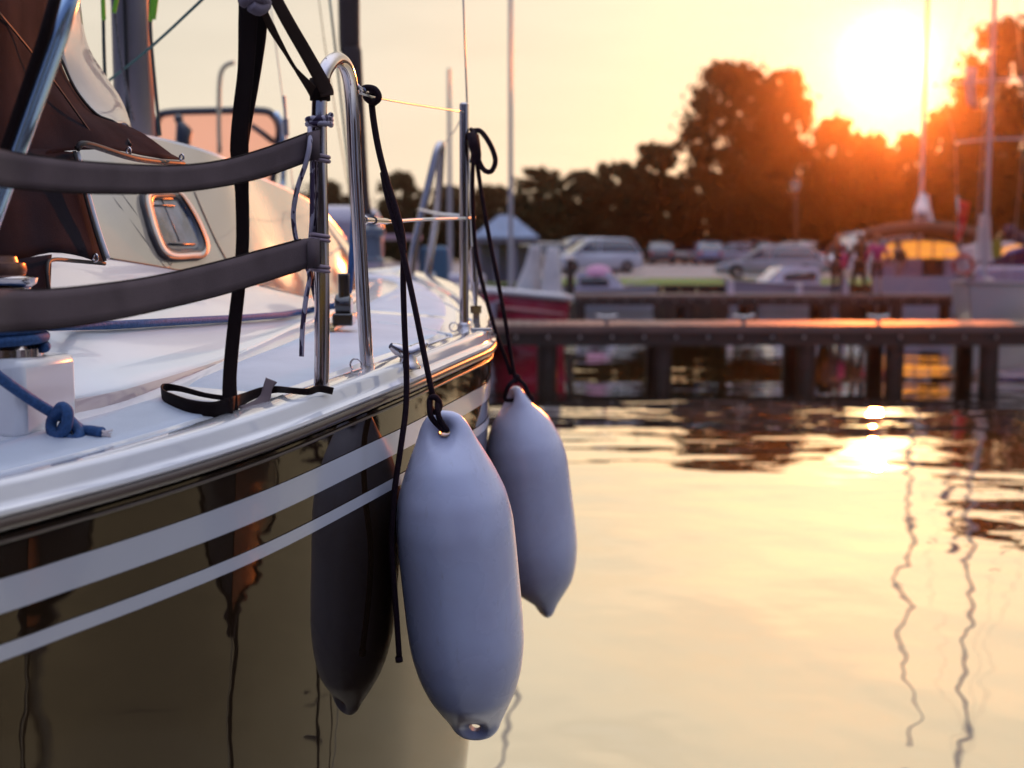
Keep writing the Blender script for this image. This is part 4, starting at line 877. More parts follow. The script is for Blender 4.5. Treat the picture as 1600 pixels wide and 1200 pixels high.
# red launch behind the near dock
rb = empty('red_launch', (0, 0, 0), 'red hulled launch with white gunwale and two draped bundles, behind the near dock', 'boat')
hm, dm, rm = boat_hull(7.6, 2.3, .98, sheer=.30, transom=.35, dbl=True)
redm = mat('red_hull_paint', (.36, .012, .035), .22, coat=.7, noise_amt=.15, noise_scale=2)
hm.build('hull', redm, rb, local=True, smooth=60); dm.build('deck', mat('grey_lilac_deck', (.36, .32, .36), .5), rb, local=True, smooth=60)
rm.build('gunwale', mat('cream_gunwale', (.66, .60, .58), .3), rb, local=True, smooth=180)
m = MB()
for sg in (1, -1): m.tube([Vector((-3.75+7.5*t, sg*(1.15*((1-((.5-t)/.5)**3.2) if t < .5 else (1-((t-.5)/.5)**2.3)))*.985+sg*.02, .70*(1+.30*t*t))) for t in [i/20 for i in range(20)]], .035, 6)
m.build('rubbing_strip', mat('salmon_strip', (.55, .22, .20), .4), rb, local=True, smooth=180)
m = MB().box((-.9, 0, .98), (1.7, 1.2, .12)).box((1.4, 0, 1.10), (1.4, 1.0, .26)); m.build('cockpit_box', wh, rb, local=True, bevel=.04)
MB().box((-2.75, .30, .99), (.7, .6, .08)).build('teal_cushion', mat('teal_cushion', (.01, .12, .15), .7), rb, local=True, bevel=.03)
drape((-2.5, -.1, .95), .95, .26, 1, (-.05, 0)).build('draped_bundle', clothw, rb, local=True, smooth=180); drape((-3.15, -.15, .95), .92, .22, 4, (.12, 0)).build('draped_bundle', clothw, rb, local=True, smooth=180)
rbm = mast_set(rb, -2.15, 9, .045, 1.1); rbm.rotation_euler.x = R(-8); rbm.location = (0, -.12, .01)
d0 = Vector((-.60, .80, 0)); st_ = P(880, 470, 20.7); place(rb, (st_.x+d0.x*3.8, st_.y+d0.y*3.8, 0), math.atan2(d0.y, d0.x)); rb.rotation_euler = (R(-8), 0, math.atan2(d0.y, d0.x)); rb.rotation_euler.x = R(8)
# small runabout
def runabout(name, label, L_, B_, F_, top_m, loc, rz, hullm=wh, screen=True, pink=None):
    o = empty(name, (0, 0, 0), label, 'boat', 'small motorboats behind the far dock')
    hm, dm, rm = boat_hull(L_, B_, F_, sheer=.22, transom=.9); hm.build('hull', hullm, o, local=True, smooth=60); dm.build('deck', wh, o, local=True, smooth=60); rm.build('rub_rail', mat('grey_rub_rail', (.25, .2, .24), .4), o, local=True, smooth=180)
    x0, x1 = -.32*L_, .22*L_; zt = F_*1.05; hh = .62
    secs = [[Vector((x, s_*B_*.36*(1-.18*(u)), zt+hh*u*k)) for s_, u in ((1, 0), (.98, .6), (.86, 1), (-.86, 1), (-.98, .6), (-1, 0))] for x, k in ((x0, .9), (x0+.25*L_, 1.0), (x0+.36*L_, .92), (x1, .02))]
    cb_ = MB().loft(secs); cb_.f.append((0, 1, 2, 3, 4, 5)); cb_.build('cuddy', top_m, o, local=True, smooth=40)
    secs = [[Vector((x, sg*(B_*.36*(1-.05)+.012), zt+hh*.18*1)), Vector((x, sg*(B_*.345+.010), zt+hh*.7*k))] for sg in (1,) for x, k in ((x0+.04*L_, .9), (x0+.22*L_, 1.0), (x0+.36*L_, .8))]
    for sg in (1, -1):
        MB().loft([[Vector((q.x, q.y*sg, q.z)) for q in s_] for s_ in secs]).build('side_window', glassd, o, local=True, solid=.01)
    xa = x0+.37*L_; MB().loft([[Vector((xa, s_*B_*.30, zt+hh*.86)), Vector((x1-.15, s_*B_*.30, zt+hh*.16))] for s_ in (-1, -.5, 0, .5, 1)]).build('windscreen', mat('screen_glass', (.30, .33, .36), .08, coat=1), o, local=True, solid=.012, smooth=180)
    if pink: MB().lathe((-.1*L_, 0, zt+hh*.7), [(0, .5), (.12, .46), (.30, .3), (.36, .05)], 16).build('pink_cover', pink, o, local=True, smooth=60)
    m = MB(); m.tube([(x1, -B_*.22, zt), (x1+.1, -B_*.22, zt+.22), (L_*.46, 0, zt+.35), (x1+.1, B_*.22, zt+.22), (x1, B_*.22, zt)], .015, 6, smooth=3); m.build('bow_rail', steel, o, local=True, smooth=180)
    m = MB(); m.box((-L_/2-.18, 0, .55), (.32, .36, .62)); m.box((-L_/2-.15, 0, 0), (.12, .10, .9)); m.build('outboard', blackm, o, local=True, bevel=.05)
    return place(o, loc, rz)
pinkm = mat('pink_cover', (.50, .22, .34), .7)
runabout('runabout', 'small pale runabout with pink cover, below the white estate car', 2.9, 1.3, .66, wh, (pX(948, 39), 39, 0), R(-12), hullm=mat('pale_grey_hull', (.45, .42, .48), .3, coat=.4), pink=pinkm)
runabout('speedboat', 'white speedboat with raked windscreen and bow to the left, behind the far dock', 3.5, 1.8, .80, wh, (pX(1218, 40.5), 40.5, 0), R(180+10))
# cabin sailboat seen from astern behind the far dock
sbt = empty('cabin_sailboat', (0, 0, 0), 'stern of white cabin sailboat with amber windows, brown bimini and lifebuoy beside the far dock', 'boat')
hm, dm, rm = boat_hull(8.6, 3.25, 1.12, sheer=.15, transom=.9); hm.build('hull', wh, sbt, local=True, smooth=60); dm.build('deck', wh, sbt, local=True, smooth=60); rm.build('rub_rail', mat('grey_rub_rail'), sbt, local=True, smooth=180)
lil = mat('lilac_white_gelcoat', (.50, .40, .52), .3, coat=.4)
secs = [[Vector((x, y, z)) for y, z in ((1.42, 1.05), (1.40, 1.62), (1.30, 2.05), (.9, 2.28), (0, 2.34), (-.9, 2.28), (-1.30, 2.05), (-1.40, 1.62), (-1.42, 1.05))] for x in (-2.3, -.5, 1.2)]
cbn = MB().loft(secs); cbn.f += [tuple(range(9)), tuple(range(26, 17, -1))]; cab_ = cbn.build('cabin', lil, sbt, local=True, smooth=30)
m = MB(); xs = -2.33; top_ = [(-1.28, 1.72), (-1.24, 1.98), (-.86, 2.2), (0, 2.26), (.86, 2.2), (1.24, 1.98), (1.28, 1.72)]
for y0, y1 in ((-1.28, -.44), (-.38, .02), (.08, .58), (.64, 1.28)):
    ys = [y0+(y1-y0)*i/4 for i in range(5)]; f_ = fn(top_); m = MB().loft([[Vector((xs, y, 1.70)), Vector((xs, y, f_(y)))] for y in ys]); m.build('amber_pane', glow, cab_, local=True, solid=.02)
MB().box((-2.33, -.42, 1.30), (.05, .66, .78)).build('companionway', mat('dark_interior', (.02, .012, .012), .7), cab_, local=True)
MB().box((-2.34, -.42, .90), (.07, .74, .10)).build('step', lil, cab_, local=True, bevel=.01)
secs = []
for i in range(9):
    y = -1.75+3.5*i/8; z = 2.62+.26*(1-(y/1.75)**2); secs.append([Vector((x, y, z-.10*(abs(x+2.5)/1.2)**2)) for x in (-3.7, -3.1, -2.5, -1.9, -1.3)]); secs[-1].insert(0, Vector((-3.74, y, z-.42))); secs[-1].append(Vector((-1.26, y, z-.30)))
MB().loft(secs).build('bimini', mat('brown_bimini', (.06, .022, .012), .85), sbt, local=True, solid=.05, smooth=180)
for sy in (-1.7, 1.7):
    m = MB()
    for xx in (-3.6, -1.4): m.tube([(-2.5, sy*.94, 1.15), (xx, sy, 2.62)], .016, 6)
    m.build('bimini_frame', steel, sbt, local=True)
lb = MB().torus((-4.35, -1.28, 1.48), .28, .075, axis=(1, 0, 0), n=28, m=10).build('lifebuoy', mat('red_lifebuoy', (.42, .03, .02), .5), sbt, local=True, smooth=180)
m = MB()
for a in (.5, 2.1, 3.7, 5.3):
    m.torus((-4.35, -1.28+.28*math.cos(a), 1.48+.28*math.sin(a)), .082, .012, axis=(0, -math.sin(a), math.cos(a)), n=10, m=5)
m.build('white_band', mat('white_band', (.7, .7, .7), .6), lb, local=True)
for sg in (-1, 1):
    m = MB()
    for sy in (.75, 1.45): m.tube([(-4.25, sg*sy, 1.05), (-4.3, sg*sy, 1.95)], .014, 6)
    for zz in (1.5, 1.95): m.tube([(-4.3, sg*.75, zz), (-4.3, sg*1.45, zz)], .014, 6)
    m.build('pushpit', steel, sbt, local=True)
mo = mast_set(sbt, .3, 14.0, .075, 2.3)
secs = [[Vector((x, .0+r_*math.cos(a)*.9-.02, z+r_*math.sin(a))) for a in [2*math.pi*k/14 for k in range(14)]] for x, z, r_ in ((-3.3, 3.12, .12), (-2.8, 3.14, .22), (-1.6, 3.2, .26), (-.6, 3.32, .3), (.05, 3.55, .22), (.2, 3.9, .1))]
sc_ = MB().loft(secs, closed=True, caps=True).build('furled_mainsail', clothw, sbt, local=True, smooth=180)
drape((.25, -.12, 2.55), 1.35, .34, 7).build('sail_bag', clothw, sbt, local=True, smooth=180)
place(sbt, (pX(1433, 42.6), 42.6, 0), R(72))
# second sailboat cut by the right edge
s2 = empty('moored_sailboat', (0, 0, 0), 'white sailboat with slanting spreader mast and folded purple tent, cut by the right edge', 'boat')
hm, dm, rm = boat_hull(7.4, 2.5, .92, sheer=.22, transom=.7); hm.build('hull', mat('pale_pink_white', (.42, .36, .40), .3, coat=.4), s2, local=True, smooth=60); dm.build('deck', wh, s2, local=True, smooth=60); rm.build('rub_rail', mat('grey_rub_rail'), s2, local=True, smooth=180)
MB().box((-.6, 0, 1.22), (2.8, 1.5, .5)).build('cabin', mat('mauve_cabin', (.28, .20, .26), .5), s2, local=True, bevel=.12)
m = MB(); secs = [[Vector((x, y, 1.42+.62*h_*(1-(abs(y)/.98)**2.2))) for y in (-.98, -.8, -.5, 0, .5, .8, .98)] for x, h_ in ((-2.9, .05), (-2.6, .8), (-1.9, 1.0), (-1.3, .7))]
MB().loft(secs).build('purple_tent', mat('purple_canvas', (.05, .015, .14), .8), s2, local=True, solid=.03, smooth=180)
secs = [[Vector((x, .18*math.cos(a), z+.16*math.sin(a))) for a in [2*math.pi*k/12 for k in range(12)]] for x, z in ((-2.6, 2.1), (-1.6, 2.15), (-.4, 2.25), (.35, 2.4))]
MB().loft(secs, closed=True, caps=True).build('furled_mainsail', mat('maroon_sail_cover', (.07, .03, .05), .8), s2, local=True, smooth=180)
drape((2.5, -.1, 1.55), 1.2, .24, 3).build('sail_bundle', clothw, s2, local=True, smooth=180)
for x in (2.9, 1.6, .3, -1.0, -2.3, -3.4):
    for sy in (-1, 1):
        b = 1.15*(1 if x < 0 else (1-((x/3.7))**2.3)); MB().tube([(x, sy*b, .95), (x, sy*b, 1.55)], .014, 6).build('stanchion', steel, s2, local=True)
mo = mast_set(s2, 2.75, 10.4, .062, 1.2, spread=((3.35, .8), (4.75, 1.2)))
m = MB()
for sy in (-1, 1):
    m.tube([(2.75, sy*.6, 1.0), (2.75, sy*.8, 4.5), (2.75, sy*1.2, 5.9), (2.75, 0, 11.4)], .006, 5)
m.tube([(3.7, 0, 1.2), (2.75, 0, 11.4)], .006, 5); m.tube([(-3.6, 0, 1.2), (2.75, 0, 11.4)], .006, 5); m.build('rigging', wire, mo, local=True)
place(s2, (pX(1614, 31)-.12, 32.2, 0), R(180+55)); s2.rotation_euler = (0, 0, R(180+55))
# its flags
def flag(px, py, w_, h_, D, m_, label, seed, nm='flag'):
    k = D/FPX; o = P(px, py, D); secs = []
    for i in range(9):
        t = i/8; secs.append([o+Vector(((x*w_*(1-.35*t)+.35*w_*t*math.sin(2.2*t+seed))*k, .08*math.sin(x*9+t*3+seed), -h_*t*k-.25*w_*x*k)) for x in (0, .25, .5, .75, 1)])
    f_ = MB().loft(secs).build(nm, m_, smooth=180, solid=.01); return tag(f_, label, 'flag')
flag(1528, 108, -20, 62, 30.9, clothw, 'pale flag hanging high beside the slanting mast at the right', 1)
flag(1497, 312, 16, 62, 33.5, mat('red_flag', (.50, .01, .03), .7, transl=(.7, .01, .03, .3)), 'long red flag hanging between the cabin sailboat and the slanting mast', 2)
fp = MB().tube(PP([(1496, 306, 33.5), (1510, 480, 33.5)]), .016, 8).build('flag_staff', steel_d, bpy.data.objects['flag.001'], smooth=180)
# amber windowed boat beyond it
s3 = empty('motor_cruiser', (0, 0, 0), 'dark motor cruiser with amber cabin windows showing at the right edge', 'boat')
hm, dm, rm = boat_hull(9, 3.2, 1.15, sheer=.1, transom=.9); hm.build('hull', mat('dark_maroon_hull', (.05, .02, .03), .3, coat=.5), s3, local=True, smooth=60); dm.build('deck', wh, s3, local=True, smooth=60); rm.build('rub_rail', mat('grey_rub_rail'), s3, local=True, smooth=180)
secs = [[Vector((x, y, z)) for y, z in ((1.4, 1.05), (1.36, 1.7), (1.2, 2.12), (0, 2.3), (-1.2, 2.12), (-1.36, 1.7), (-1.4, 1.05))] for x in (-2.3, 1.5)]
cb3 = MB().loft(secs); cb3.f += [tuple(range(7)), tuple(range(13, 6, -1))]; c3 = cb3.build('cabin', mat('mauve_cabin'), s3, local=True, smooth=30)
for y0, y1 in ((-1.2, -.1), (.1, 1.2)):
    f_ = fn([(-1.36, 1.75), (-1.1, 2.05), (0, 2.22), (1.1, 2.05), (1.36, 1.75)]); MB().loft([[Vector((-2.34, y0+(y1-y0)*i/4, 1.62)), Vector((-2.34, y0+(y1-y0)*i/4, f_(y0+(y1-y0)*i/4)))] for i in range(5)]).build('amber_pane', glow, c3, local=True, solid=.02)
place(s3, (pX(1628, 41), 44.5, 0), R(92))
bd = empty('yellow_board', P(1557, 405, 40), 'yellow green board standing between the masts at the right', 'board')
MB().box(P(1557, 390, 40), (.33, .04, .62)).build('panel', mat('yellow_green', (.22, .20, .01), .6), bd, bevel=.01)
MB().tube([P(1557, 400, 40.05), P(1557, 470, 40.05)], .03, 6).build('leg', steel_d, bd)
# boats seen between our deck and the first dock (left of centre)
s4 = empty('work_boat', (0, 0, 0), 'grey work boat with lilac frame and blue box beyond the bow rail posts', 'boat')
hm, dm, rm = boat_hull(5.2, 2.0, 1.10, sheer=.15, transom=.9); hm.build('hull', mat('grey_green_hull', (.20, .20, .20), .5), s4, local=True, smooth=60); dm.build('deck', mat('grey_lilac_deck'), s4, local=True, smooth=60); rm.build('rub_rail', mat('grey_rub_rail'), s4, local=True, smooth=180)
pf = mat('pinkish_frame', (.48, .34, .40), .4)
m = MB()
for x, y in ((1.65, -.5), (2.1, -.5), (1.65, .5), (2.1, .5)): m.tube([(x, y, 1.1), (x, y, 1.86)], .025, 8)
m.box((1.88, 0, 1.88), (.6, 1.2, .05)); m.build('frame', pf, s4, local=True, smooth=40)
MB().box((2.32, .2, 1.55), (.36, .6, .45)).build('blue_box', mat('slate_blue_box', (.05, .12, .20), .5), s4, local=True, bevel=.04)
drape((2.2, -.25, 1.05), .42, .34, 2).build('grey_tarpaulin', mat('grey_tarp', (.36, .38, .40), .7), s4, local=True, smooth=180)
place(s4, (pX(712, 14)-2.6, 14.4, 0), R(4))
s5 = empty('distant_sailboat', (0, 0, 0), 'sailboat whose grey mast rises between the bow rail and the tall stanchion', 'boat')
hm, dm, rm = boat_hull(6.5, 2.2, .9, sheer=.2, transom=.7); hm.build('hull', wh, s5, local=True, smooth=60); dm.build('deck', wh, s5, local=True, smooth=60); rm.build('rub_rail', mat('grey_rub_rail'), s5, local=True, smooth=180)
MB().box((-.4, 0, 1.15), (2.4, 1.3, .45)).build('cabin', wh, s5, local=True, bevel=.1)
mast_set(s5, .3, 4.25, .05, 1.1, rake=.0); place(s5, (pX(705, 24.3), 24.0, 0), R(93))
# neighbour with the tall windscreen off our bow
s6 = empty('neighbour_motor_yacht', (0, 0, 0), 'motor yacht with dark framed windscreen showing behind the mast of the yacht alongside', 'boat')
X6 = P(345, 172, 8.6).x
hm, dm, rm = boat_hull(7.5, 2.6, 1.15, sheer=.15, transom=.9); hm.build('hull', wh, s6, local=True, smooth=60); dm.build('deck', wh, s6, local=True, smooth=60); rm.build('rub_rail', mat('grey_rub_rail'), s6, local=True, smooth=180)
MB().box((.4, 0, 1.6), (3.4, 2.0, .95)).build('cabin', wh, s6, local=True, bevel=.15)
place(s6, (X6-.2, 11.6, 0), R(96))
fr6 = MB().tube(PP([(238, 290, 8.5), (242, 215, 8.5), (247, 186, 8.5), (262, 176, 8.5), (340, 173, 8.5), (410, 173, 8.5), (428, 182, 8.5), (436, 200, 8.5), (434, 225, 8.5), (425, 290, 8.5)]), .026, 10, smooth=5)
fr6.tube(PP([(393, 196, 8.5), (410, 208, 8.5), (428, 222, 8.5)]), .02, 8)
def place_child(mb_, nm, m_, root, **k):
    o = mb_.build(nm, m_, None, **k); Mi = (Matrix.Translation(root.location) @ root.rotation_euler.to_matrix().to_4x4()).inverted(); o.data.transform(Mi); o.parent = root; return o
ws6 = place_child(fr6, 'windscreen_frame', mat('navy_frame', (.02, .022, .035), .3, coat=.3), s6, smooth=180)
gl = MB(); pts_ = PP([(240, 300, 8.52), (244, 215, 8.52), (250, 186, 8.52), (264, 177, 8.52), (410, 175, 8.52), (426, 184, 8.52), (433, 200, 8.52), (432, 225, 8.52), (424, 300, 8.52)]); gl.add(pts_, [tuple(range(len(pts_)))])
g6 = place_child(gl, 'tinted_pane', mat('peach_tinted_glass', (.80, .50, .33), .1, alpha=.45, transl=(.9, .55, .35, .5)), s6, smooth=0)
place_child(MB().tube(PP([(442, 290, 8.4), (443, 225, 8.4), (441, 195, 8.4), (430, 176, 8.4)]), .02, 8, smooth=4), 'grab_rail', mat('brushed_tube'), s6, smooth=180)
place_child(MB().tube(PP([(343, 240, 8.3), (342, 170, 8.3), (344, 120, 8.3), (352, 103, 8.3), (366, 97, 8.3)]), .016, 8, smooth=4), 'arched_davit', mat('cream_tube', (.60, .50, .34), .4), s6, smooth=180)
m = MB(); m.sphere(P(279, 186, 7.9), .030, 12); m.tube(PP([(280, 190, 7.9), (288, 205, 7.9), (284, 235, 7.9)]), [.022, .055, .045], 10); m.tube(PP([(288, 204, 7.9), (296, 200, 7.9)]), .02, 8)
place_child(m, 'deck_winch', mat('navy_frame'), s6, smooth=60)
# boats beyond the right edge, mirrored in our hull
for i, (x, y, rz, hgt, lb) in enumerate(((9.2, 5.4, 202, 9.5, 'white sailboat moored beyond the right edge, mirrored in the dark hull'), (11.8, 10.4, 185, 10.5, 'dark hulled sailboat beyond the right edge, nearer the long dock'), (9.6, .8, 188, 8.5, 'white sailboat beyond the right edge, level with the camera'), (14.5, 4.0, 195, 11, 'white sailboat in the outer row beyond the right edge'), (15.5, 14.5, 190, 9, 'white sailboat beside the long dock beyond the right edge'))):
    o = empty('side_sailboat', (0, 0, 0), lb, 'boat', 'sailboats moored to the right of the view')
    hm, dm, rm = boat_hull(7.5, 2.5, 1.0, sheer=.2, transom=.7); hm.build('hull', wh if i != 1 else mat('dark_maroon_hull2', (.06, .04, .05), .3, coat=.5), o, local=True, smooth=60); dm.build('deck', wh, o, local=True, smooth=60); rm.build('rub_rail', mat('grey_rub_rail'), o, local=True, smooth=180)
    MB().box((-.4, 0, 1.25), (2.8, 1.5, .5)).build('cabin', wh, o, local=True, bevel=.12)
    mo = mast_set(o, .5, hgt, .085, 1.2, spread=((4.2, .8),)); mo.data.materials[0] = mat('dark_mast', (.06, .045, .04), .5); MB().tube([(3.7, 0, 1.2), (.5, 0, 1.2+hgt)], .02, 5).build('forestay', wire, mo, local=True)
    secs = [[Vector((xx, .16*math.cos(a), 2.1+.16*math.sin(a))) for a in [2*math.pi*k/12 for k in range(12)]] for xx in (-2.6, -1, .3)]
    MB().loft(secs, closed=True, caps=True).build('furled_mainsail', mat('maroon_sail_cover'), o, local=True, smooth=180)
    place(o, (x, y, 0), R(rz))
# ---------------------------------------------------------------- cars
tyre = mat('tyre', (.02, .018, .018), .8); rim = mat('rim', (.35, .33, .33), .3, metal=.8); cglass = mat('car_glass', (.03, .03, .04), .05, coat=1, ior=1.7)
lampr = mat('tail_lamp', (.4, .02, .02), .3, coat=.5); lampw = mat('head_lamp', (.7, .68, .62), .15, coat=1)
def car(label, color, style, loc, rz, name='parked_car'):
    o = empty(name, (0, 0, 0), label, 'car' if style != 'van' else 'van', 'cars parked on the shore'); Lc, Wc, Hc, hood, tail = dict(suv=(4.6, 1.86, 1.70, .22, .02), wagon=(4.7, 1.82, 1.48, .25, .03), hatch=(4.0, 1.72, 1.46, .22, .05), sedan=(4.4, 1.76, 1.42, .25, .18), van=(4.9, 1.92, 2.05, .12, .01))[style]
    paint = mat('paint_'+color[0], color[1], .25, coat=1, noise_amt=.06)
    belt = Hc*(.58 if style != 'van' else .52); hw = Wc/2
    st = [(-.5, .30, belt*.86, .88), (-.485, .24, belt*.97, .94), (-.40, .20, belt, 1), (-.1, .18, belt, 1), (.2, .18, belt*.99, 1), (.5-hood, .18, belt*.97, 1), (.5-hood*.5, .20, belt*.87, .98), (.47, .24, belt*.78, .92), (.5, .34, belt*.66, .82)]
    secs = [[Vector((x*Lc, hw*k*a, z0+(z1-z0)*b)) for a, b in ((.94, 0), (1, .25), (1, .6), (.95, .95), (.90, 1), (-.90, 1), (-.95, .95), (-1, .6), (-1, .25), (-.94, 0))] for x, z0, z1, k in st]
    b = MB().loft(secs, closed=True, caps=True); body = b.build('body', paint, o, local=True, smooth=40, bevel=.02)
    xs = [(-.5+tail, 0), (-.47+tail*1.6, .62), (-.42+tail*2, .94), (-.28, 1), (0, 1), (.5-hood-.20, .96), (.5-hood-.14, .88), (.5-hood+.02, 0)]
    secs = []
    for x, h_ in xs:
        z = belt-.02+(Hc-belt)*h_; secs.append([Vector((x*Lc, hw*k, zz)) for k, zz in ((.89, belt-.03), (.89-.13*h_, z-.06*h_), (.72-.03*h_, z), (-.72+.03*h_, z), (-.89+.13*h_, z-.06*h_), (-.89, belt-.03))])
    MB().loft(secs, caps=True).build('windows', cglass, o, local=True, smooth=40)
    secs = []
    for x, h_ in xs[2:7]:
        z = belt-.02+(Hc-belt)*h_+.012; secs.append([Vector((x*Lc, hw*k, zz)) for k, zz in ((.79-.0*h_, z-.075), (.71, z+.004), (0, z+.02), (-.71, z+.004), (-.79, z-.075))])
    MB().loft(secs).build('roof', paint, o, local=True, smooth=60, solid=.02)
    for sg in (1, -1):
        for i0, i1 in ((0, 2), (7, 5)):
            a, c_ = xs[i0], xs[i1]; MB().tube([Vector((a[0]*Lc, sg*hw*.885, belt-.02)), Vector((c_[0]*Lc, sg*hw*.775, belt+(Hc-belt)*c_[1]-.05))], .045, 6).build('pillar', paint, o, local=True, smooth=60)
        MB().tube([Vector((0, sg*hw*.89, belt-.02)), Vector((-.02*Lc, sg*hw*.775, Hc-.06))], .035, 6).build('pillar', paint, o, local=True, smooth=60)
    for x in (-.31*Lc, .31*Lc):
        for sg in (1, -1):
            w_ = MB().lathe((x, sg*hw*.99-sg*.22, .33), [(0, .2), (.0, .33), (.22, .335), (.235, .30), (.235, .22)], 20, axis=(0, sg, 0)).build('wheel', tyre, o, local=True, smooth=40)
            MB().lathe((x, sg*hw*.99-sg*.01, .33), [(0, .21), (.012, .21), (.03, .08), (.035, .02)], 16, axis=(0, sg, 0)).build('rim', rim, w_, local=True, smooth=40)
    for sg in (1, -1):
        MB().box((-.492*Lc, sg*hw*.74, belt*.84), (.07, .24, .22)).build('taillight', lampr, o, local=True, bevel=.02); MB().box((.478*Lc, sg*hw*.66, belt*.66), (.12, .36, .13)).build('headlight', lampw, o, local=True, bevel=.03)
        MB().box((.5*Lc-hood*Lc-.12*Lc*0+.05-.3, sg*(hw+.09), belt+.03), (.12, .18, .13)).build('wing_mirror', paint, o, local=True, bevel=.03)
    for x, z in ((-.505*Lc, .42), (.502*Lc, .38)): MB().box((x, 0, z), (.10, hw*1.7, .20)).build('bumper', mat('bumper_grey', (.06, .055, .06), .5), o, local=True, bevel=.04)
    return place(o, loc, rz)
silver = ('silver', (.30, .29, .34)); white_ = ('white', (.46, .45, .52)); dark_ = ('dark', (.05, .035, .04)); grey_ = ('grey', (.16, .15, .19)); blue_ = ('steel_blue', (.16, .18, .32)); cream_ = ('cream', (.42, .34, .29))
def cz(px, D): return (pX(px, D), D, zland(D)+.012)
car('white estate car with dark side windows, largest at the left of the row', white_, 'suv', cz(927, 61), R(180+16))
car('pale car half hidden behind the large white estate car', silver, 'suv', cz(902, 68), R(180+20))
car('cream car half hidden behind the draped bundles of the red launch', cream_, 'hatch', cz(838, 64), R(180+24))
car('grey car between the red launch and the white estate car', grey_, 'sedan', cz(866, 73), R(180+30))
car('small dark hatchback standing alone left of the paired cars', dark_, 'hatch', cz(1031, 80), R(84))
car('cream car at the left of the pair of cars above the grass', cream_, 'sedan', cz(1076, 83), R(64))
car('blue windowed light car with its rear to the camera, right of the pair', blue_, 'hatch', cz(1104, 79), R(86))
car('pale saloon car low behind the wagon bonnet', silver, 'sedan', cz(1146, 82), R(160))
car('lilac car with its roof above the wagon bonnet', grey_, 'suv', cz(1170, 88), R(100))
car('silver wagon parked above the white speedboat', silver, 'wagon', cz(1203, 54), R(180-14))
car('cream car behind the silver wagon roof', cream_, 'hatch', cz(1238, 72), R(120))
car('white car left of the person with the pink bag', white_, 'sedan', cz(1276, 70), R(100))
car('tall white van behind the people on the far dock', white_, 'van', cz(1356, 60), R(180+30), name='parked_van')
# lamp, pavilion
lp = empty('street_lamp', cz(1243, 62), 'lantern lamp on a thin pole in front of the dark trees', 'street lamp'); lz = cz(1243, 62)
MB().tube([lz, P(1243, 300, 62)], [.07, .04], 10).build('pole', mat('dark_pole', (.03, .025, .02), .5), lp, smooth=180)
MB().lathe(P(1243, 299, 62), [(0, .08), (.05, .16), (.42, .27), (.45, .02)], 14).build('lantern', mat('frosted_lantern', (.7, .6, .55), .3, transl=(.9, .7, .5, .4)), lp, smooth=30)
MB().lathe(P(1243, 299, 62)+Vector((0, 0, .45)), [(0, .30), (.05, .27), (.18, .08), (.26, .02)], 14).build('lantern_cap', mat('dark_pole'), lp, smooth=30)
pv_ = empty('waterside_pavilion', (pX(790, 47), 48, .78), 'pavilion with blue grey hipped roof behind the red launch', 'pavilion')
c_ = Vector((pX(790, 47), 48.2, 0)); zt_ = P(790, 371, 47).z; za = P(790, 334, 47).z
m = MB(); e_ = 1.32; b0 = [c_+Vector((sx*e_, sy*e_, zt_)) for sx, sy in ((-1, -1), (1, -1), (1, 1), (-1, 1))]
m.add(b0+[c_+Vector((-.25, 0, za)), c_+Vector((.25, 0, za))], [(0, 1, 5, 4), (1, 2, 5), (2, 3, 4, 5), (3, 0, 4), (0, 3, 2, 1)]); m.build('roof', mat('blue_grey_roof', (.17, .22, .34), .5, noise_amt=.2, noise_scale=3), pv_, smooth=0)
m = MB().box(c_+Vector((0, 0, zt_-.10)), (2.5, 2.5, .2)); m.build('eaves_beam', mat('mauve_timber', (.24, .20, .28), .6), pv_)
for sx in (-1, -.35, .35, 1):
    for sy in (-1, 1): MB().box(c_+Vector((sx*1.05, sy*1.05, (zt_-.2+.75)/2)), (.14, .14, zt_-.2-.75)).build('post', mat('mauve_timber'), pv_)
MB().box(c_+Vector((0, .9, (zt_-.3+.75)/2)), (2.0, .1, zt_-.3-.75)).build('back_wall', mat('mauve_timber'), pv_)

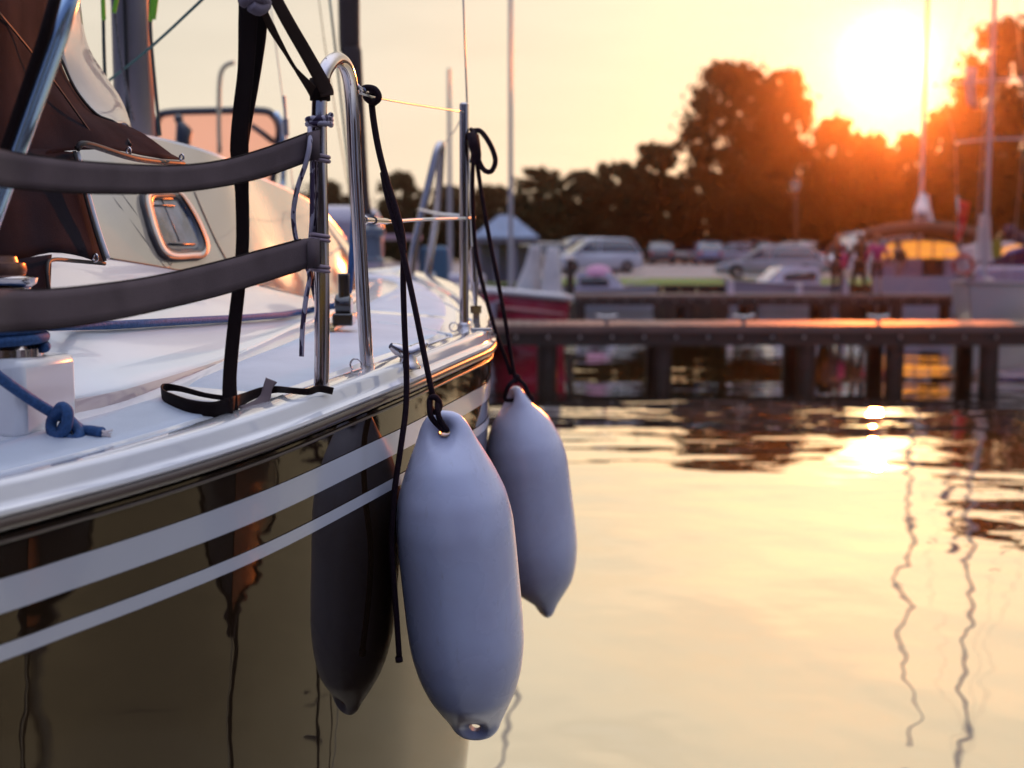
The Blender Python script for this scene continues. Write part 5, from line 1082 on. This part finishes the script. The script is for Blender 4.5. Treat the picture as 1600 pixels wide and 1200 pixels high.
# ---------------------------------------------------------------- people
def skin_mesh(verts, edges, rads, sub=1):
    me = bpy.data.meshes.new('t'); me.from_pydata(verts, edges, []); o = bpy.data.objects.new('t', me); C.objects.link(o)
    sk = o.modifiers.new('s', 'SKIN'); sk.use_smooth_shade = True
    sv_ = me.skin_vertices[0].data
    for i, r in enumerate(rads): sv_[i].radius = (r, r)
    sv_[0].use_root = True
    sb_ = o.modifiers.new('u', 'SUBSURF'); sb_.levels = sub; sb_.render_levels = sub
    dg = bpy.context.evaluated_depsgraph_get(); me2 = bpy.data.meshes.new_from_object(o.evaluated_get(dg)); bpy.data.objects.remove(o)
    me2.polygons.foreach_set('use_smooth', [True]*len(me2.polygons)); return me2
def person(label, loc, rz, h=1.72, top=(.05, .03, .03), legs=(.03, .02, .025), hair=(.08, .03, .015), long_hair=False, shorts=False, step=.12, arms=(.08, .1), bend=0, coat=False):
    s_ = h/1.72; o = empty('person', (0, 0, 0), label, 'person', 'people on the docks')
    skinm = mat('skin', (.42, .24, .17), .5)
    def V_(x, y, z): return Vector((x+bend*max(0, z-.95), y, z))*s_
    J = dict(pel=V_(0, 0, .95), wai=V_(.0, 0, 1.08), che=V_(0.02, 0, 1.30), nek=V_(.03, 0, 1.47), hd1=V_(.05, 0, 1.56), hd2=V_(.06, 0, 1.66))
    for k, sg in (('l', 1), ('r', -1)):
        J['hip'+k] = V_(0, .095*sg, .90); J['kne'+k] = V_(.05+step*sg*.5, .10*sg, .49); J['ank'+k] = V_(-.02+step*sg, .10*sg, .08); J['toe'+k] = V_(.15+step*sg, .12*sg, .03)
        J['sho'+k] = V_(.02, .185*sg, 1.42); J['elb'+k] = V_(-.02, (.24+arms[0])*sg, 1.15); J['wri'+k] = V_(.12+arms[1], (.25+arms[0]*.6)*sg, .95); J['han'+k] = V_(.16+arms[1], (.25+arms[0]*.5)*sg, .87)
    E = [('pel', 'wai'), ('wai', 'che'), ('che', 'nek'), ('nek', 'hd1'), ('hd1', 'hd2')]
    for k in 'lr': E += [('pel', 'hip'+k), ('hip'+k, 'kne'+k), ('kne'+k, 'ank'+k), ('ank'+k, 'toe'+k), ('che', 'sho'+k), ('sho'+k, 'elb'+k), ('elb'+k, 'wri'+k), ('wri'+k, 'han'+k)]
    Rd = dict(pel=.115, wai=.10, che=.125, nek=.052, hd1=.085, hd2=.085)
    for k in 'lr': Rd.update({'hip'+k: .08, 'kne'+k: .052, 'ank'+k: .036, 'toe'+k: .032, 'sho'+k: .055, 'elb'+k: .040, 'wri'+k: .028, 'han'+k: .034})
    def mk(keys, edges, extra, nm, m_):
        ks = [k for k in J if k in keys]; ks.sort(key=lambda k: 0 if k in ('pel',) else 1)
        idx = {k: i for i, k in enumerate(ks)}; ed = [(idx[a], idx[b]) for a, b in edges if a in idx and b in idx]
        me = skin_mesh([J[k] for k in ks], ed, [(Rd[k]+extra)*s_ for k in ks], 1); me.materials.clear(); me.materials.append(m_)
        c = bpy.data.objects.new(nm, me); C.objects.link(c); c.parent = o; return c
    mk(set(J), E, 0, 'body', skinm)
    tk = {'pel', 'wai', 'che', 'shol', 'shor', 'elbl', 'elbr', 'wril', 'wrir'}
    mk(tk, E, .022, 'top', mat('cloth_%.2f_%.2f_%.2f' % top, top, .85))
    lk = {'pel', 'hipl', 'hipr', 'knel', 'kner'} | (set() if shorts else {'ankl', 'ankr'})
    mk(lk, E, .024, 'shorts' if shorts else 'trousers', mat('cloth_%.2f_%.2f_%.2f' % legs, legs, .85))
    hm_ = MB().sphere(J['hd2']+Vector((-.02, 0, .015)), .108*s_, 14, scale=(1, .92, 1.0))
    if long_hair: hm_.tube([J['hd2']+Vector((-.06, 0, .02)), J['nek']+Vector((-.08, 0, 0)), J['che']+Vector((-.12, 0, 0))], [.08*s_, .07*s_, .04*s_], 10)
    hm_.build('hair', mat('hair_%.2f' % hair[0], hair, .6), o, local=True, smooth=180)
    for k in 'lr': MB().sphere((J['toe'+k]+J['ank'+k])/2+Vector((0, 0, -.015)), .10*s_, 10, scale=(1.35, .5, .45)).build('shoe', mat('dark_shoe', (.03, .025, .03), .6), o, local=True, smooth=180)
    return place(o, loc, rz)
pa = person('person with reddish hair in dark clothes with a pink bag, leftmost on the far dock', (pX(1306, 36.1), 36.1, .62), R(70), 1.72, top=(.05, .03, .03), legs=(.04, .025, .03), hair=(.20, .06, .02), long_hair=True)
bg_ = empty('shoulder_bag', (pX(1318, 36), 35.9, 1.5), 'pink bag hanging from the shoulder of the leftmost person on the far dock', 'bag')
MB().box((pX(1316, 35.9), 35.86, 1.60), (.20, .16, .42), rz=.3).build('pouch', mat('magenta_fabric', (.42, .01, .10), .7), bg_, bevel=.05)
MB().tube([(pX(1316, 35.9)+.05, 35.86, 1.78), (pX(1311, 35.9), 35.95, 2.12), (pX(1316, 35.9)-.06, 35.88, 1.78)], .012, 6, smooth=4).build('strap', mat('magenta_fabric'), bg_, smooth=180)
person('tall person in long dark clothes, middle of the three on the far dock', (pX(1341, 36.4), 36.4, .62), R(110), 1.76, top=(.035, .018, .012), legs=(.03, .015, .012), hair=(.05, .02, .01), long_hair=True, step=.2)
person('person in magenta top and dark shorts, rightmost of the three on the far dock', (pX(1368, 36.0), 36.0, .62), R(85), 1.70, top=(.34, .01, .12), legs=(.03, .015, .02), hair=(.10, .04, .02), shorts=True, step=.05)
person('person in dark top and pinkish trousers standing in the cockpit of the cabin sailboat', (pX(1404, 39.4), 39.4, .62), R(200), 1.62, top=(.04, .018, .015), legs=(.30, .14, .14), hair=(.04, .02, .015), step=.03, bend=.15)
